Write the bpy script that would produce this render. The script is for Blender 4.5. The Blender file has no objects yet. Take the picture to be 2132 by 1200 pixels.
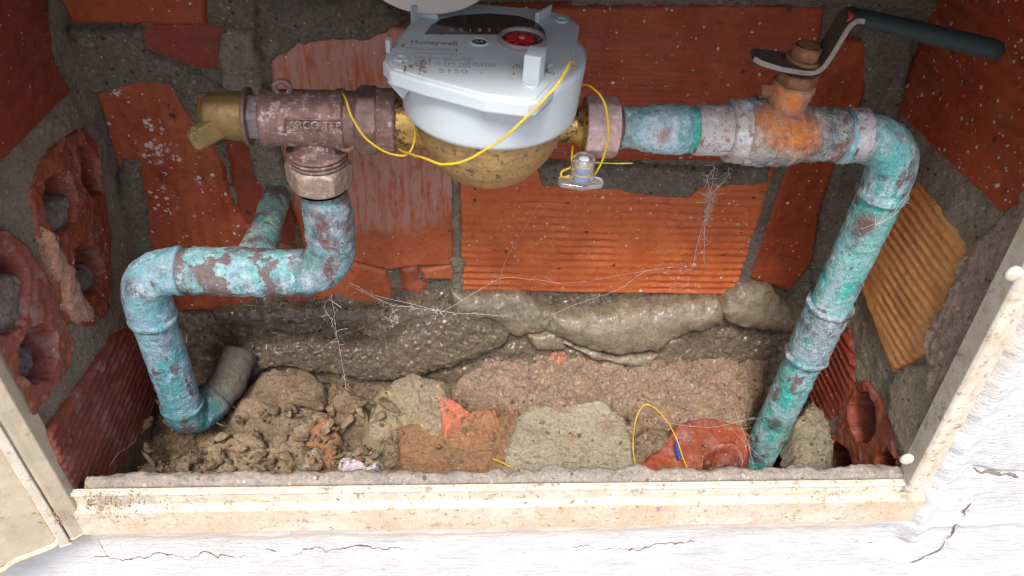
import bpy, math
import numpy as np
from mathutils import Matrix, Vector

# ------------------------------------------------------------------ camera, light, exposure
S = bpy.context.scene
COL = S.collection
MM = 0.001
f_px, pcx, pcy = 1600., 1066., 600.
_d = np.array([-161., 1790., f_px]); _d /= np.linalg.norm(_d)
_x = np.array([18000., 206., f_px]); _x -= _x.dot(_d) * _d; _x /= np.linalg.norm(_x)
_z = -_d; _y = np.cross(_z, _x)
CM = np.stack([_x, _y, _z])
R_, U_, B_ = CM @ [1, 0, 0], -(CM @ [0, 1, 0]), -(CM @ [0, 0, 1])
cam = bpy.data.objects.new('camera', bpy.data.cameras.new('camera')); COL.objects.link(cam)
cam.matrix_world = Matrix(((R_[0], U_[0], B_[0], 0), (R_[1], U_[1], B_[1], 0), (R_[2], U_[2], B_[2], 0), (0, 0, 0, 1)))
cam.data.sensor_width = 36; cam.data.sensor_fit = 'HORIZONTAL'; cam.data.lens = f_px / 2132 * 36
cam.data.clip_start = 0.01; cam.data.clip_end = 100
cam.data.dof.use_dof = True; cam.data.dof.focus_distance = 0.42; cam.data.dof.aperture_fstop = 16
S.camera = cam
S.cycles.filter_width = 1.15
SUN_EL, SUN_AZ = math.radians(59), math.radians(193)      # azimuth clockwise from +Y (north)
W = bpy.data.worlds.new('World'); S.world = W; W.use_nodes = True
wn = W.node_tree.nodes; bg = wn['Background']
sky = wn.new('ShaderNodeTexSky'); sky.sky_type = 'NISHITA'; sky.sun_disc = False
sky.sun_elevation = SUN_EL; sky.sun_rotation = SUN_AZ; sky.dust_density = 4.0; sky.air_density = 1.0; sky.ozone_density = 1.0
W.node_tree.links.new(sky.outputs[0], bg.inputs[0]); bg.inputs[1].default_value = 0.135
sd_ = bpy.data.lights.new('sun', 'SUN'); sd_.energy = 2.4; sd_.angle = math.radians(18); sd_.color = (1, .965, .91)
sun = bpy.data.objects.new('sun', sd_); COL.objects.link(sun)
sv = Vector((math.sin(SUN_AZ) * math.cos(SUN_EL), math.cos(SUN_AZ) * math.cos(SUN_EL), math.sin(SUN_EL)))
sun.rotation_euler = sv.to_track_quat('Z', 'Y').to_euler()
S.view_settings.view_transform = 'Standard'; S.view_settings.look = 'None'
S.view_settings.exposure = 0.78; S.view_settings.gamma = 1; S.view_settings.use_curve_mapping = False

# ------------------------------------------------------------------ geometry of the place (mm)
YP, YB, YF = 301.7, 372., 226.           # pipe plane, back wall face, outer wall face
XL, XR, ZF = -180., 249., -399.          # side walls, niche floor
ZC = -66.                                # niche ceiling
class Plane:
    def __init__(s, O, U, V):
        s.O, s.U, s.V = np.array(O, float), np.array(U, float), np.array(V, float)
        s.U /= np.linalg.norm(s.U); s.V /= np.linalg.norm(s.V); s.N = np.cross(s.U, s.V)
BACK = Plane((0, YB, 0), (1, 0, 0), (0, 0, 1))
LEFT = Plane((XL, 0, 0), (0, 1, 0), (0, 0, 1))
RIGHT = Plane((XR, 0, 0), (0, -1, 0), (0, 0, 1))
FLOOR = Plane((0, 0, ZF), (1, 0, 0), (0, 1, 0))
FRONT = Plane((0, YF, 0), (1, 0, 0), (0, 0, 1))
RIDGE = Plane((0, 362, -362), (1, 0, 0), (0, 22, 60))
def ray(x, y): return CM @ np.array([(x - pcx) / f_px, (y - pcy) / f_px, 1.])
def on(pl, pts, lift=0.):
    """measured outline points -> plane coordinates (mm)"""
    out = []
    for x, y in pts:
        r = ray(x, y); O = pl.O + pl.N * lift
        p = r * (O.dot(pl.N) / r.dot(pl.N)) - pl.O
        out.append((p.dot(pl.U), p.dot(pl.V)))
    return np.array(out)
def PY(x, y, Y): r = ray(x, y); return r * (Y / r[1])
def PZ(x, y, Z): r = ray(x, y); return r * (Z / r[2])
def PX(x, y, X): r = ray(x, y); return r * (X / r[0])

# ------------------------------------------------------------------ noise
def _h(i, j, k, s):
    with np.errstate(over='ignore'):
        n = (i * 374761393 + j * 668265263 + k * 2147483647 + s * 1274126177) & 0xffffffff
        n = ((n ^ (n >> 13)) * 1274126177) & 0xffffffff
        n = ((n ^ (n >> 16)) * 2246822519) & 0xffffffff
    return ((n ^ (n >> 15)) & 0xffffff) / float(0xffffff)
def vn(x, y, z=0., s=0):
    x, y, z = np.broadcast_arrays(np.asarray(x, float), np.asarray(y, float), np.asarray(z, float))
    i, j, k = np.floor(x).astype(np.int64), np.floor(y).astype(np.int64), np.floor(z).astype(np.int64)
    fx, fy, fz = x - i, y - j, z - k
    fx, fy, fz = [t * t * t * (t * (6 * t - 15) + 10) for t in (fx, fy, fz)]
    r = 0
    for a in (0, 1):
        for b in (0, 1):
            for c in (0, 1):
                w = (fx if a else 1 - fx) * (fy if b else 1 - fy) * (fz if c else 1 - fz)
                r = r + w * _h(i + a, j + b, k + c, s)
    return r * 2 - 1
def fbm(x, y, z=0., s=0, o=4, g=.5):
    r, a, t = 0, 1., 0.
    x, y, z = np.asarray(x, float), np.asarray(y, float), np.asarray(z, float)
    for n in range(o):
        r = r + a * vn(x * 2 ** n + 17.3 * n, y * 2 ** n + 9.1 * n, z * 2 ** n + 3.7 * n, s + n); t += a; a *= g
    return r / t * 1.6
def worley(x, y, s=0, z=None):
    """bump of rounded grains, 0..1"""
    i, j = np.floor(x).astype(np.int64), np.floor(y).astype(np.int64)
    best = np.full(x.shape, 9.)
    for a in (-1, 0, 1):
        for b in (-1, 0, 1):
            ci, cj = i + a, j + b
            dx = ci + _h(ci, cj, ci * 0, s) - x; dy = cj + _h(ci, cj, ci * 0, s + 7) - y
            rr = .45 + .55 * _h(ci, cj, ci * 0, s + 13)
            best = np.minimum(best, (dx * dx + dy * dy) / (rr * rr))
    return np.sqrt(np.clip(1 - best, 0, 1))
def facet(x, y, s=0):
    """broken, angular surface: every cell is a small tilted plane"""
    x = x + .25 * fbm(x * 1.3, y * 1.3, 0, s + 80, 3); y = y + .25 * fbm(x * 1.3, y * 1.3, 5, s + 81, 3)
    i, j = np.floor(x).astype(np.int64), np.floor(y).astype(np.int64); best = np.full(x.shape, 9.); out = np.zeros(x.shape)
    for a in (-1, 0, 1):
        for b in (-1, 0, 1):
            ci, cj = i + a, j + b; z = ci * 0
            dx = x - ci - _h(ci, cj, z, s); dy = y - cj - _h(ci, cj, z, s + 7); d = dx * dx + dy * dy
            h = (_h(ci, cj, z, s + 20) - .5) + dx * (_h(ci, cj, z, s + 21) - .5) * 2 + dy * (_h(ci, cj, z, s + 22) - .5) * 2
            out = np.where(d < best, h, out); best = np.minimum(best, d)
    return out
def sdist(u, v, poly):
    """signed distance, positive inside"""
    P = np.asarray(poly, float); d = np.full(u.shape, 1e9); ins = np.zeros(u.shape, bool)
    for n in range(len(P)):
        a, b = P[n], P[(n + 1) % len(P)]; e = b - a; L = e.dot(e) + 1e-9
        t = np.clip(((u - a[0]) * e[0] + (v - a[1]) * e[1]) / L, 0, 1)
        d = np.minimum(d, (u - a[0] - t * e[0]) ** 2 + (v - a[1] - t * e[1]) ** 2)
        if abs(e[1]) > 1e-9:
            ins ^= ((a[1] > v) != (b[1] > v)) & (u < e[0] * (v - a[1]) / e[1] + a[0])
    return np.sqrt(d) * np.where(ins, 1, -1)

# ------------------------------------------------------------------ object helpers
def props(o, label=None, cat=None, group=None, kind=None):
    for k, v in (('label', label), ('category', cat), ('group', group), ('kind', kind)):
        if v: o[k] = v
    return o
ROOT = {}
def thing(name, label, cat, loc=(0, 0, 0), group=None, kind=None):
    o = bpy.data.objects.new(name, None); COL.objects.link(o); o.empty_display_size = .01
    o.location = [c * MM for c in loc]; ROOT[o] = np.array(loc, float)
    return props(o, label, cat, group, kind)
def link(name, V, F, mat, parent=None, smooth=True, tri=False):
    """V in mm world coordinates, F list of faces or (n,4) array"""
    V = np.asarray(V, float)
    root, off = parent, np.zeros(3)
    p = parent
    while p is not None:
        off = off + ROOT.get(p, 0); p = p.parent
    m = bpy.data.meshes.new(name)
    if isinstance(F, np.ndarray):
        k = F.shape[1]
        m.vertices.add(len(V)); m.vertices.foreach_set('co', ((V - off) * MM).astype(np.float32).ravel())
        m.loops.add(F.size); m.loops.foreach_set('vertex_index', F.astype(np.int32).ravel())
        m.polygons.add(len(F)); m.polygons.foreach_set('loop_start', np.arange(0, F.size, k, dtype=np.int32))
        m.polygons.foreach_set('loop_total', np.full(len(F), k, np.int32)); m.update(calc_edges=True)
    else:
        m.from_pydata(((V - off) * MM).tolist(), [], F); m.update()
    m.polygons.foreach_set('use_smooth', np.full(len(m.polygons), smooth)); m.materials.append(mat)
    o = bpy.data.objects.new(name, m); COL.objects.link(o)
    if parent: o.parent = parent
    return o
def relief(name, pl, poly, hf, mat, parent=None, res=.9, jit=.6, js=4., steep=2.5, drop=6., seed=0, keep=None):
    """displaced sheet inside an outline; its rim falls back steeply so it reads as a solid piece"""
    poly = np.asarray(poly, float)
    lo, hi = poly.min(0) - drop / steep - 1, poly.max(0) + drop / steep + 1
    nu, nv = int((hi[0] - lo[0]) / res) + 2, int((hi[1] - lo[1]) / res) + 2
    u, v = np.meshgrid(lo[0] + np.arange(nu) * res, lo[1] + np.arange(nv) * res, indexing='ij')
    sd = sdist(u, v, poly) + jit * fbm(u / js, v / js, 0, seed + 50, 3)
    h = np.minimum(hf(u, v, sd), np.maximum(sd * steep, -drop) + hf(u, v, np.maximum(sd, .0)) * 0 )
    P = pl.O + u[..., None] * pl.U + v[..., None] * pl.V + h[..., None] * pl.N
    ok = sd > -drop / steep
    if keep is not None: ok &= keep(u, v)
    q = ok[:-1, :-1] & ok[1:, :-1] & ok[:-1, 1:] & ok[1:, 1:]
    I = np.arange(nu * nv).reshape(nu, nv)
    F = np.stack([I[:-1, :-1][q], I[1:, :-1][q], I[1:, 1:][q], I[:-1, 1:][q]], 1)
    used = np.unique(F); mp = np.zeros(nu * nv, np.int64); mp[used] = np.arange(len(used))
    return link(name, P.reshape(-1, 3)[used], mp[F], mat, parent)
def sheet(name, pl, rect, hf, mat, parent=None, res=1., keep=None):
    u0, v0, u1, v1 = rect
    u, v = np.meshgrid(np.arange(u0, u1 + res * .5, res), np.arange(v0, v1 + res * .5, res), indexing='ij')
    h = hf(u, v)
    P = pl.O + u[..., None] * pl.U + v[..., None] * pl.V + h[..., None] * pl.N
    I = np.arange(u.size).reshape(u.shape); ok = np.ones(u.shape, bool) if keep is None else keep(u, v)
    q = ok[:-1, :-1] & ok[1:, :-1] & ok[:-1, 1:] & ok[1:, 1:]
    F = np.stack([I[:-1, :-1][q], I[1:, :-1][q], I[1:, 1:][q], I[:-1, 1:][q]], 1)
    used = np.unique(F); mp = np.zeros(u.size, np.int64); mp[used] = np.arange(len(used))
    return link(name, P.reshape(-1, 3)[used], mp[F], mat, parent)
def fillet(pts, rs):
    out = []; P = [np.array(p, float) for p in pts]
    for n, p in enumerate(P):
        r = rs[n] if n < len(rs) else 0
        if n in (0, len(P) - 1) or r <= 0: out.append(p); continue
        a = P[n - 1] - p; b = P[n + 1] - p; a /= np.linalg.norm(a); b /= np.linalg.norm(b)
        for t in np.linspace(0, 1, 13):
            out.append(p + a * r * (1 - t) ** 2 + b * r * t ** 2)
    return out
def resample(pts, step):
    P = np.array(pts, float); L = np.r_[0, np.cumsum(np.linalg.norm(np.diff(P, axis=0), axis=1))]
    n = max(2, int(L[-1] / step) + 1); s = np.linspace(0, L[-1], n)
    return np.stack([np.interp(s, L, P[:, k]) for k in range(3)], 1), s
def catmull(pts, n=10):
    P = np.array(pts, float); P = np.vstack([2 * P[0] - P[1], P, 2 * P[-1] - P[-2]]); out = []
    for i in range(1, len(P) - 2):
        for t in np.linspace(0, 1, n, endpoint=False):
            a, b, c, d = P[i - 1:i + 3]
            out.append(.5 * (2 * b + (c - a) * t + (2 * a - 5 * b + 4 * c - d) * t * t + (3 * b - a - 3 * c + d) * t ** 3))
    out.append(P[-2]); return np.array(out)
def sweepdata(C, rad, seg=40, cross=None, amp=0., ns=3., seed=0, up=None, caps=True):
    C = np.asarray(C, float); n = len(C); rad = np.broadcast_to(np.asarray(rad, float), (n,))
    T = np.gradient(C, axis=0); T /= np.linalg.norm(T, axis=1)[:, None] + 1e-12
    ref = np.array(up if up is not None else (0, 0, 1.)); 
    if abs(T[0].dot(ref)) > .95: ref = np.array((0, 1., 0))
    A = ref - ref.dot(T[0]) * T[0]; A /= np.linalg.norm(A); th = np.linspace(0, 2 * np.pi, seg, endpoint=False); rings = []
    for i in range(n):
        A = A - A.dot(T[i]) * T[i]; A /= np.linalg.norm(A); B = np.cross(T[i], A)
        rr = rad[i] * (cross(th, i / (n - 1)) if cross else 1.)
        rings.append(C[i] + (np.cos(th) * rr)[:, None] * A + (np.sin(th) * rr)[:, None] * B)
    V = np.array(rings)
    if amp:
        dv = V - C[:, None, :]; L = np.linalg.norm(dv, axis=2, keepdims=True) + 1e-9
        k = fbm(V[..., 0] / ns, V[..., 1] / ns, V[..., 2] / ns, seed, 4)
        V = V + dv / L * (amp * k)[..., None]
    V = V.reshape(-1, 3); F = []
    I = np.arange(n * seg).reshape(n, seg)
    a, b = I[:-1], I[1:]
    Q = np.stack([a, np.roll(a, -1, 1), np.roll(b, -1, 1), b], -1).reshape(-1, 4)
    F = Q.tolist()
    if caps:
        F.append(I[0][::-1].tolist()); F.append(I[-1].tolist())
    return V, F
def sweep(name, C, rad, mat, parent=None, smooth=True, **k):
    V, F = sweepdata(C, rad, **k); return link(name, V, F, mat, parent, smooth)
def lathe(name, base, axis, prof, mat, parent=None, step=.8, smooth=True, **k):
    """prof: list of (distance along axis, radius)"""
    base, axis = np.array(base, float), np.array(axis, float); axis /= np.linalg.norm(axis)
    a, r = [], []
    for (a0, r0), (a1, r1) in zip(prof[:-1], prof[1:]):
        m = max(1, int(math.hypot(a1 - a0, r1 - r0) / step))
        for t in range(m): a.append(a0 + (a1 - a0) * t / m); r.append(r0 + (r1 - r0) * t / m)
    a.append(prof[-1][0]); r.append(prof[-1][1]); a, r = np.array(a), np.array(r)
    seg = k.pop('seg', 48); cross = k.pop('cross', None); amp = k.pop('amp', 0); ns = k.pop('ns', 3.); seed = k.pop('seed', 0); up = k.pop('up', None)
    ref = np.array(up if up is not None else ((0, 0, 1.) if abs(axis[2]) < .9 else (0, 1., 0)))
    A = ref - ref.dot(axis) * axis; A /= np.linalg.norm(A); B = np.cross(axis, A); th = np.linspace(0, 2 * np.pi, seg, endpoint=False)
    rr = r[:, None] * np.ones(seg)[None, :]
    if cross: rr = cross(a, r, th)
    V = base + a[:, None, None] * axis + (np.cos(th) * rr)[..., None] * A + (np.sin(th) * rr)[..., None] * B
    if amp:
        dv = (np.cos(th)[:, None] * A + np.sin(th)[:, None] * B)[None]
        V = V + dv * (amp * np.minimum(1, rr / 3) * fbm(V[..., 0] / ns, V[..., 1] / ns, V[..., 2] / ns, seed, 4))[..., None]
    n = len(a); I = np.arange(n * seg).reshape(n, seg); p, q = I[:-1], I[1:]
    F = np.stack([p, np.roll(p, -1, 1), np.roll(q, -1, 1), q], -1).reshape(-1, 4).tolist()
    F.append(I[0][::-1].tolist()); F.append(I[-1].tolist())
    o = link(name, V.reshape(-1, 3), F, mat, parent, smooth)
    return o
def hexcross(ap, a0, a1, ch=1.2, rot=0.):
    """hexagonal nut with chamfered corners"""
    def c(a, r, th):
        hx = ap / np.cos((th + rot + np.pi / 6) % (np.pi / 3) - np.pi / 6)
        lim = ap * 1.155 - np.maximum(0, ch - np.minimum(a - a0, a1 - a)) * 1.3
        R = np.minimum(hx[None, :], lim[:, None])
        return np.where((r < ap * .95)[:, None], r[:, None], R)
    return c
def boxdata(c, s, rot=None):
    c = np.array(c, float); s = np.array(s, float) / 2
    V = np.array([[x, y, z] for x in (-1, 1) for y in (-1, 1) for z in (-1, 1)]) * s
    if rot is not None: V = V @ np.array(rot).T
    return V + c, [[0, 1, 3, 2], [4, 6, 7, 5], [0, 4, 5, 1], [2, 3, 7, 6], [0, 2, 6, 4], [1, 5, 7, 3]]
def bevel(o, w=.5, seg=2, ang=35):
    m = o.modifiers.new('bevel', 'BEVEL'); m.width = w * MM; m.segments = seg; m.limit_method = 'ANGLE'; m.angle_limit = math.radians(ang)
    return o
def prism(name, poly, z0, z1, mat, parent=None, bev=.6, smooth=False, sm=True):
    P = np.array(poly, float); n = len(P)
    V = np.vstack([np.c_[P, np.full(n, z0)], np.c_[P, np.full(n, z1)]])
    ar = sum(P[i][0] * P[(i + 1) % n][1] - P[(i + 1) % n][0] * P[i][1] for i in range(n))
    F = [list(range(n))[::-1], list(range(n, 2 * n))] + [[i, (i + 1) % n, n + (i + 1) % n, n + i] for i in range(n)]
    if ar < 0: F = [x[::-1] for x in F]
    o = link(name, V, F, mat, parent, smooth)
    if bev: bevel(o, bev, 3)
    return o
def join(parts):
    V, F, n = [], [], 0
    for v, f in parts:
        V.append(np.asarray(v)); F += [[i + n for i in q] for q in f]; n += len(v)
    return np.vstack(V), F

# ------------------------------------------------------------------ materials
class NT:
    def __init__(s, name):
        s.m = bpy.data.materials.new(name); s.m.use_nodes = True; s.t = s.m.node_tree; s.n = s.t.nodes; s.l = s.t.links
        s.b = s.n['Principled BSDF']; g = s.n.new('ShaderNodeNewGeometry')
        s.pos = s.vm('MULTIPLY', g.outputs['Position'], (1000, 1000, 1000))
    def put(s, i, v):
        if isinstance(v, bpy.types.NodeSocket): s.l.new(v, i)
        else: i.default_value = v
    def vm(s, op, a, b):
        n = s.n.new('ShaderNodeVectorMath'); n.operation = op; s.put(n.inputs[0], a); s.put(n.inputs[1], b)
        return n.outputs['Value'] if op in ('DISTANCE', 'LENGTH', 'DOT_PRODUCT') else n.outputs[0]
    def ma(s, op, a, b=0., c=None, clamp=False):
        n = s.n.new('ShaderNodeMath'); n.operation = op; n.use_clamp = clamp; s.put(n.inputs[0], a); s.put(n.inputs[1], b)
        if c is not None: s.put(n.inputs[2], c)
        return n.outputs[0]
    def rng(s, v, a, b, c=0., d=1., smooth=False):
        n = s.n.new('ShaderNodeMapRange'); n.interpolation_type = 'SMOOTHSTEP' if smooth else 'LINEAR'
        s.put(n.inputs[0], v); n.inputs[1].default_value = a; n.inputs[2].default_value = b; n.inputs[3].default_value = c; n.inputs[4].default_value = d
        return n.outputs[0]
    def noise(s, mm, detail=5, rough=.55, off=(0, 0, 0), sc=(1, 1, 1), warp=0.):
        v = s.vm('MULTIPLY', s.pos, tuple(c / mm for c in sc)); v = s.vm('ADD', v, off)
        n = s.n.new('ShaderNodeTexNoise'); s.put(n.inputs['Vector'], v); n.inputs['Scale'].default_value = 1
        n.inputs['Detail'].default_value = detail; n.inputs['Roughness'].default_value = rough; n.inputs['Distortion'].default_value = warp
        return n.outputs[0]
    def voro(s, mm, off=(0, 0, 0), feat='F1'):
        v = s.vm('ADD', s.vm('MULTIPLY', s.pos, (1 / mm,) * 3), off)
        n = s.n.new('ShaderNodeTexVoronoi'); n.feature = feat; s.put(n.inputs['Vector'], v); n.inputs['Scale'].default_value = 1
        return n
    def mix(s, f, a, b, mode='MIX'):
        n = s.n.new('ShaderNodeMix'); n.data_type = 'RGBA'; n.blend_type = mode
        s.put(n.inputs[0], f)
        for i, v in ((6, a), (7, b)): s.put(n.inputs[i], v if isinstance(v, bpy.types.NodeSocket) else (*v, 1))
        return n.outputs[2]
    def ball(s, c, r, soft=.5, warp=3., wmm=5.):
        """stain around a point of the thing"""
        d = s.vm('DISTANCE', s.pos, tuple(c)); d = s.ma('ADD', d, s.ma('MULTIPLY', s.ma('SUBTRACT', s.noise(wmm, 4), .5), warp * 2))
        return s.rng(d, r, r * (1 - soft), 0, 1, True)
    def dots(s, mm, thr, size, off=(0, 0, 0), wob=.25):
        v = s.voro(mm, off); c = s.n.new('ShaderNodeSeparateColor'); s.l.new(v.outputs['Color'], c.inputs[0])
        r = s.rng(c.outputs[0], thr, 1, 0, size); d = s.ma('ADD', v.outputs['Distance'], s.ma('MULTIPLY', s.ma('SUBTRACT', s.noise(mm * .22, 2), .5), wob))
        return s.rng(s.ma('SUBTRACT', r, d), 0, .05, 0, 1)
    def fin(s, col, rough=.8, metal=0., bump=None, bd=.3, spec=.5, coat=None, extra=None):
        s.put(s.b.inputs['Base Color'], col if isinstance(col, bpy.types.NodeSocket) else (*col, 1))
        s.put(s.b.inputs['Roughness'], rough); s.put(s.b.inputs['Metallic'], metal); s.put(s.b.inputs['Specular IOR Level'], spec)
        if coat is not None: s.put(s.b.inputs['Coat Weight'], coat); s.b.inputs['Coat Roughness'].default_value = .12
        if bump is not None:
            n = s.n.new('ShaderNodeBump'); n.inputs['Strength'].default_value = 1; n.inputs['Distance'].default_value = bd * MM
            s.put(n.inputs['Height'], bump); s.l.new(n.outputs[0], s.b.inputs['Normal'])
        return s.m
def m_brick(name, c1, c2, dots=1., ribdir=None, ribmm=5.5, balls=(), residue=None, gloss=.62, dirt=.35, stain=None, lime=0.):
    t = NT(name); n1 = t.noise(22, 5); n2 = t.noise(3.2, 6, .65); n3 = t.noise(60, 3, off=(4, 2, 7))
    col = t.mix(t.rng(n1, .35, .65), c1, c2)
    col = t.mix(t.rng(n2, .5, .66, 0, .5), col, tuple(c * .45 for c in c1)); col = t.mix(t.rng(t.noise(18, 8, .75, (8, 8, 2)), .5, .62, 0, .3), col, (min(1, c1[0] * 1.15), c1[1] * 1.45, c1[2] * 1.4))
    col = t.mix(t.rng(t.noise(13, 8, .8, (2, 6, 9), sc=(.7, .7, 1)), .56, .66, 0, dirt * 1.2), col, (.07, .045, .033))
    col = t.mix(t.rng(t.noise(9, 4, sc=(.35, .35, 1), off=(3, 3, 3)), .55, .75, 0, dirt), col, (.05, .035, .028))
    pits = t.dots(7, .86, .28, (1.5, 8, 2), .5); col = t.mix(t.ma('MULTIPLY', pits, .8), col, (.035, .022, .018))
    if lime:
        lm = t.rng(t.noise(12, 7, .72, off=(9, 1, 5)), .5, .66, 0, lime); col = t.mix(lm, col, (.42, .3, .29))
    if residue:
        msk = t.ball(residue[0], residue[1], .25, 9, 9); st = t.rng(t.noise(5, 6, .7, sc=(1.6, 1, .3)), .38, .55, .1, 1)
        col = t.mix(t.ma('MULTIPLY', t.ma('MULTIPLY', msk, st), .9), col, (.46, .24, .19))
    for c, r, k in balls:
        msk = t.ball(c, r, .9, 6, 7); dd = t.dots(2.6, .25, .62, (k, 2, 1), .9)
        col = t.mix(t.ma('MULTIPLY', t.rng(msk, .15, .55), dd), col, (.55, .45, .42))
    if stain:
        for c, r, sc in stain: col = t.mix(t.ma('MULTIPLY', t.ball(c, r, .3, 3.5, 4), .9), col, sc)
    dens = t.rng(t.noise(35, 2, off=(2, 6, 1)), .32, .6)
    d = t.ma('MAXIMUM', t.ma('MULTIPLY', t.dots(5.2, .62, .24 * dots), t.rng(t.noise(28, 3, off=(12, 1, 1)), .4, .52)), t.ma('MULTIPLY', t.dots(2.6, .72, .3 * dots, (5, 5, 5)), dens))
    col = t.mix(t.ma('MULTIPLY', d, .85), col, (.62, .56, .52))
    bump = t.ma('ADD', t.ma('MULTIPLY', n2, .5), t.ma('MULTIPLY', d, .6))
    rg = t.rng(t.noise(14, 4, off=(7, 7, 1)), .35, .7, gloss - .2, gloss + .15)
    return t.fin(col, rg, bump=bump, bd=.5, spec=.35)
def m_mortar(name, c1, c2, rough=.85, wet=0., coarse=1., dots=.6, tint=None, bd=.7, stain=None, peb=0.):
    c1 = (c1[0] * 1.07, c1[1] * .98, c1[2] * .91); c2 = (c2[0] * 1.07, c2[1] * .98, c2[2] * .93)
    t = NT(name); n1 = t.noise(16, 8, .68); n2 = t.noise(1.8, 6, .8); n3 = t.noise(4.5, 6, .7, off=(5, 1, 8))
    col = t.mix(t.rng(n1, .35, .66), c1, c2); col = t.mix(t.rng(n2, .5, .62, 0, .6), col, tuple(c * .35 for c in c1)); col = t.mix(t.rng(n2, .46, .34, 0, .5), col, tuple(min(1, c * 1.45) for c in c2))
    col = t.mix(t.rng(n3, .55, .75, 0, .45), col, tuple(min(1, c * 1.6) for c in c2))
    if tint: col = t.mix(t.rng(t.noise(11, 5, .6, off=(1, 9, 3)), .52, .68, 0, .75), col, tint)
    if stain:
        for c, r, sc in stain: col = t.mix(t.ma('MULTIPLY', t.ball(c, r, .4, 4, 4), .9), col, sc)
    if peb:
        v = t.voro(2.4, (3, 1, 2)); col = t.mix(t.ma('MULTIPLY', t.rng(v.outputs['Distance'], .5, .25), peb), col, t.mix(.65, v.outputs['Color'], (.32, .2, .11)))
    gk = .25 if 'greygreen' in name or 'smooth' in name else 1.
    col = t.mix(t.ma('MULTIPLY', t.dots(4.5, .55, .3, (9, 4, 7), .5), .85 * min(1, gk * 2)), col, tuple(c * .22 for c in c1))
    col = t.mix(t.ma('MULTIPLY', t.dots(3.2, .6, .34, (1, 4, 7), .5), .55 * gk), col, tuple(min(1, c * 1.7 + .03) for c in c2))
    if dots: col = t.mix(t.ma('MULTIPLY', t.dots(3.4, .8, .24 * dots, (4, 4, 4)), .8), col, (.55, .52, .48))
    bump = t.ma('ADD', n2, t.ma('MULTIPLY', n3, 1.2))
    rg = rough if not wet else t.rng(t.noise(9, 5, .6, off=(8, 3, 3)), .42, .6, rough - wet, rough)
    return t.fin(col, rg, bump=bump, bd=bd * 1.5, spec=.5, coat={'mortar_wet': .4, 'gravel_mortar': .16, 'mortar_smooth_wet': .2}.get(name))
def m_copper(name, turq=.5, pale=.5, brown=.3, seed=0, rust=None, tq=(.05, .38, .37), pl=(.36, .54, .62), patch=()):
    t = NT(name); o = (seed, seed * .7, seed * 1.3)
    na = t.noise(17, 8, .62, o); nb = t.noise(13, 8, .66, (o[0] + 5, 3, 1), sc=(1, 1, .7)); nc = t.noise(6, 7, .68, (o[0] + 9, 7, 2)); nd = t.noise(1.3, 4, .7, o); ne = t.noise(3.0, 6, .72, (2, o[0], 4)); ng = t.noise(15, 8, .62, (7, o[0], 9), sc=(1, 1, .6))
    mid = tuple((a * .5 + b * .5) for a, b in zip(tq, pl)); gb = (.24, .27, .31)
    col = t.mix(t.rng(nc, .40, .60), (.115, .085, .095), gb)
    col = t.mix(t.rng(na, .56 - .22 * turq, .64 - .2 * turq, 0, .95), col, mid)
    col = t.mix(t.rng(ng, .515, .55, 0, min(1, turq * 1.6)), col, tq)
    col = t.mix(t.rng(t.noise(2.6, 6, .7, (3, o[0], 8)), .50, .62, 0, .55 * turq), col, tuple(min(1, c * 1.5) for c in tq))
    col = t.mix(t.rng(nb, .58 - .2 * pale, .68 - .2 * pale, 0, .85), col, pl)
    col = t.mix(t.rng(ne, .48, .62, 0, .5), col, tuple(c * .42 for c in tq))
    col = t.mix(t.rng(t.noise(4.5, 8, .75, (4, 4, o[0]), sc=(1, 1, .6)), .55, .60, 0, .75 * min(1, pale + .2)), col, (.56, .62, .66))
    col = t.mix(t.rng(t.noise(12, 8, .66, (1, o[0], 3), sc=(1, 1, .6)), .63 - .16 * brown, .66 - .16 * brown, 0, .85), col, (.16, .075, .07))
    col = t.mix(t.rng(nd, .57, .66, 0, .5), col, (.045, .06, .06))
    for c, r, sc in patch: col = t.mix(t.ma('MULTIPLY', t.ball(c, r * 1.25, .8, 5, 4), .85), col, t.mix(t.rng(nd, .4, .65), sc, tuple(x * .6 for x in sc)))
    for c, r in (rust or ()):
        col = t.mix(t.ma('MULTIPLY', t.ball(c, r * 1.35, .9, 5, 3.5), t.rng(ne, .3, .55, .45, 1)), col, t.mix(t.rng(t.noise(3, 5, .7), .35, .65), (.26, .09, .035), (.68, .21, .035)))
    bump = t.ma('ADD', t.ma('ADD', nd, t.ma('MULTIPLY', nb, 2)), t.ma('MULTIPLY', ne, 1.6))
    return t.fin(col, t.rng(na, .3, .7, .45, .75), bump=bump, bd=.85, spec=.4)
def m_metal(name, c1, c2, c3, rough=.5, metal=.5, seed=0, bd=.2, spots=(.5, .5, .5), spotamt=.0, stain=None):
    t = NT(name); o = (seed, seed, seed); a = t.noise(11, 6, .6, o); b = t.noise(2.2, 5, .7, o)
    col = t.mix(t.rng(a, .36, .64), c1, c2); col = t.mix(t.rng(t.noise(5, 6, .65, (seed + 3, 2, 2)), .52, .68, 0, .8), col, c3)
    col = t.mix(t.rng(b, .5, .75, 0, .5), col, tuple(c * .35 for c in c1))
    if spotamt: col = t.mix(t.rng(t.noise(4, 7, .75, (1, seed, 6)), .62 - .12 * spotamt, .66 - .1 * spotamt, 0, .8), col, spots)
    if stain:
        for c, r, sc in stain: col = t.mix(t.ma('MULTIPLY', t.ball(c, r * 1.3, .9, 5, 3), t.rng(b, .35, .6, 1, .3)), col, sc)
    return t.fin(col, t.rng(a, .3, .7, rough - .12, rough + .15), metal, bump=t.ma('ADD', b, a), bd=bd)
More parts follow.
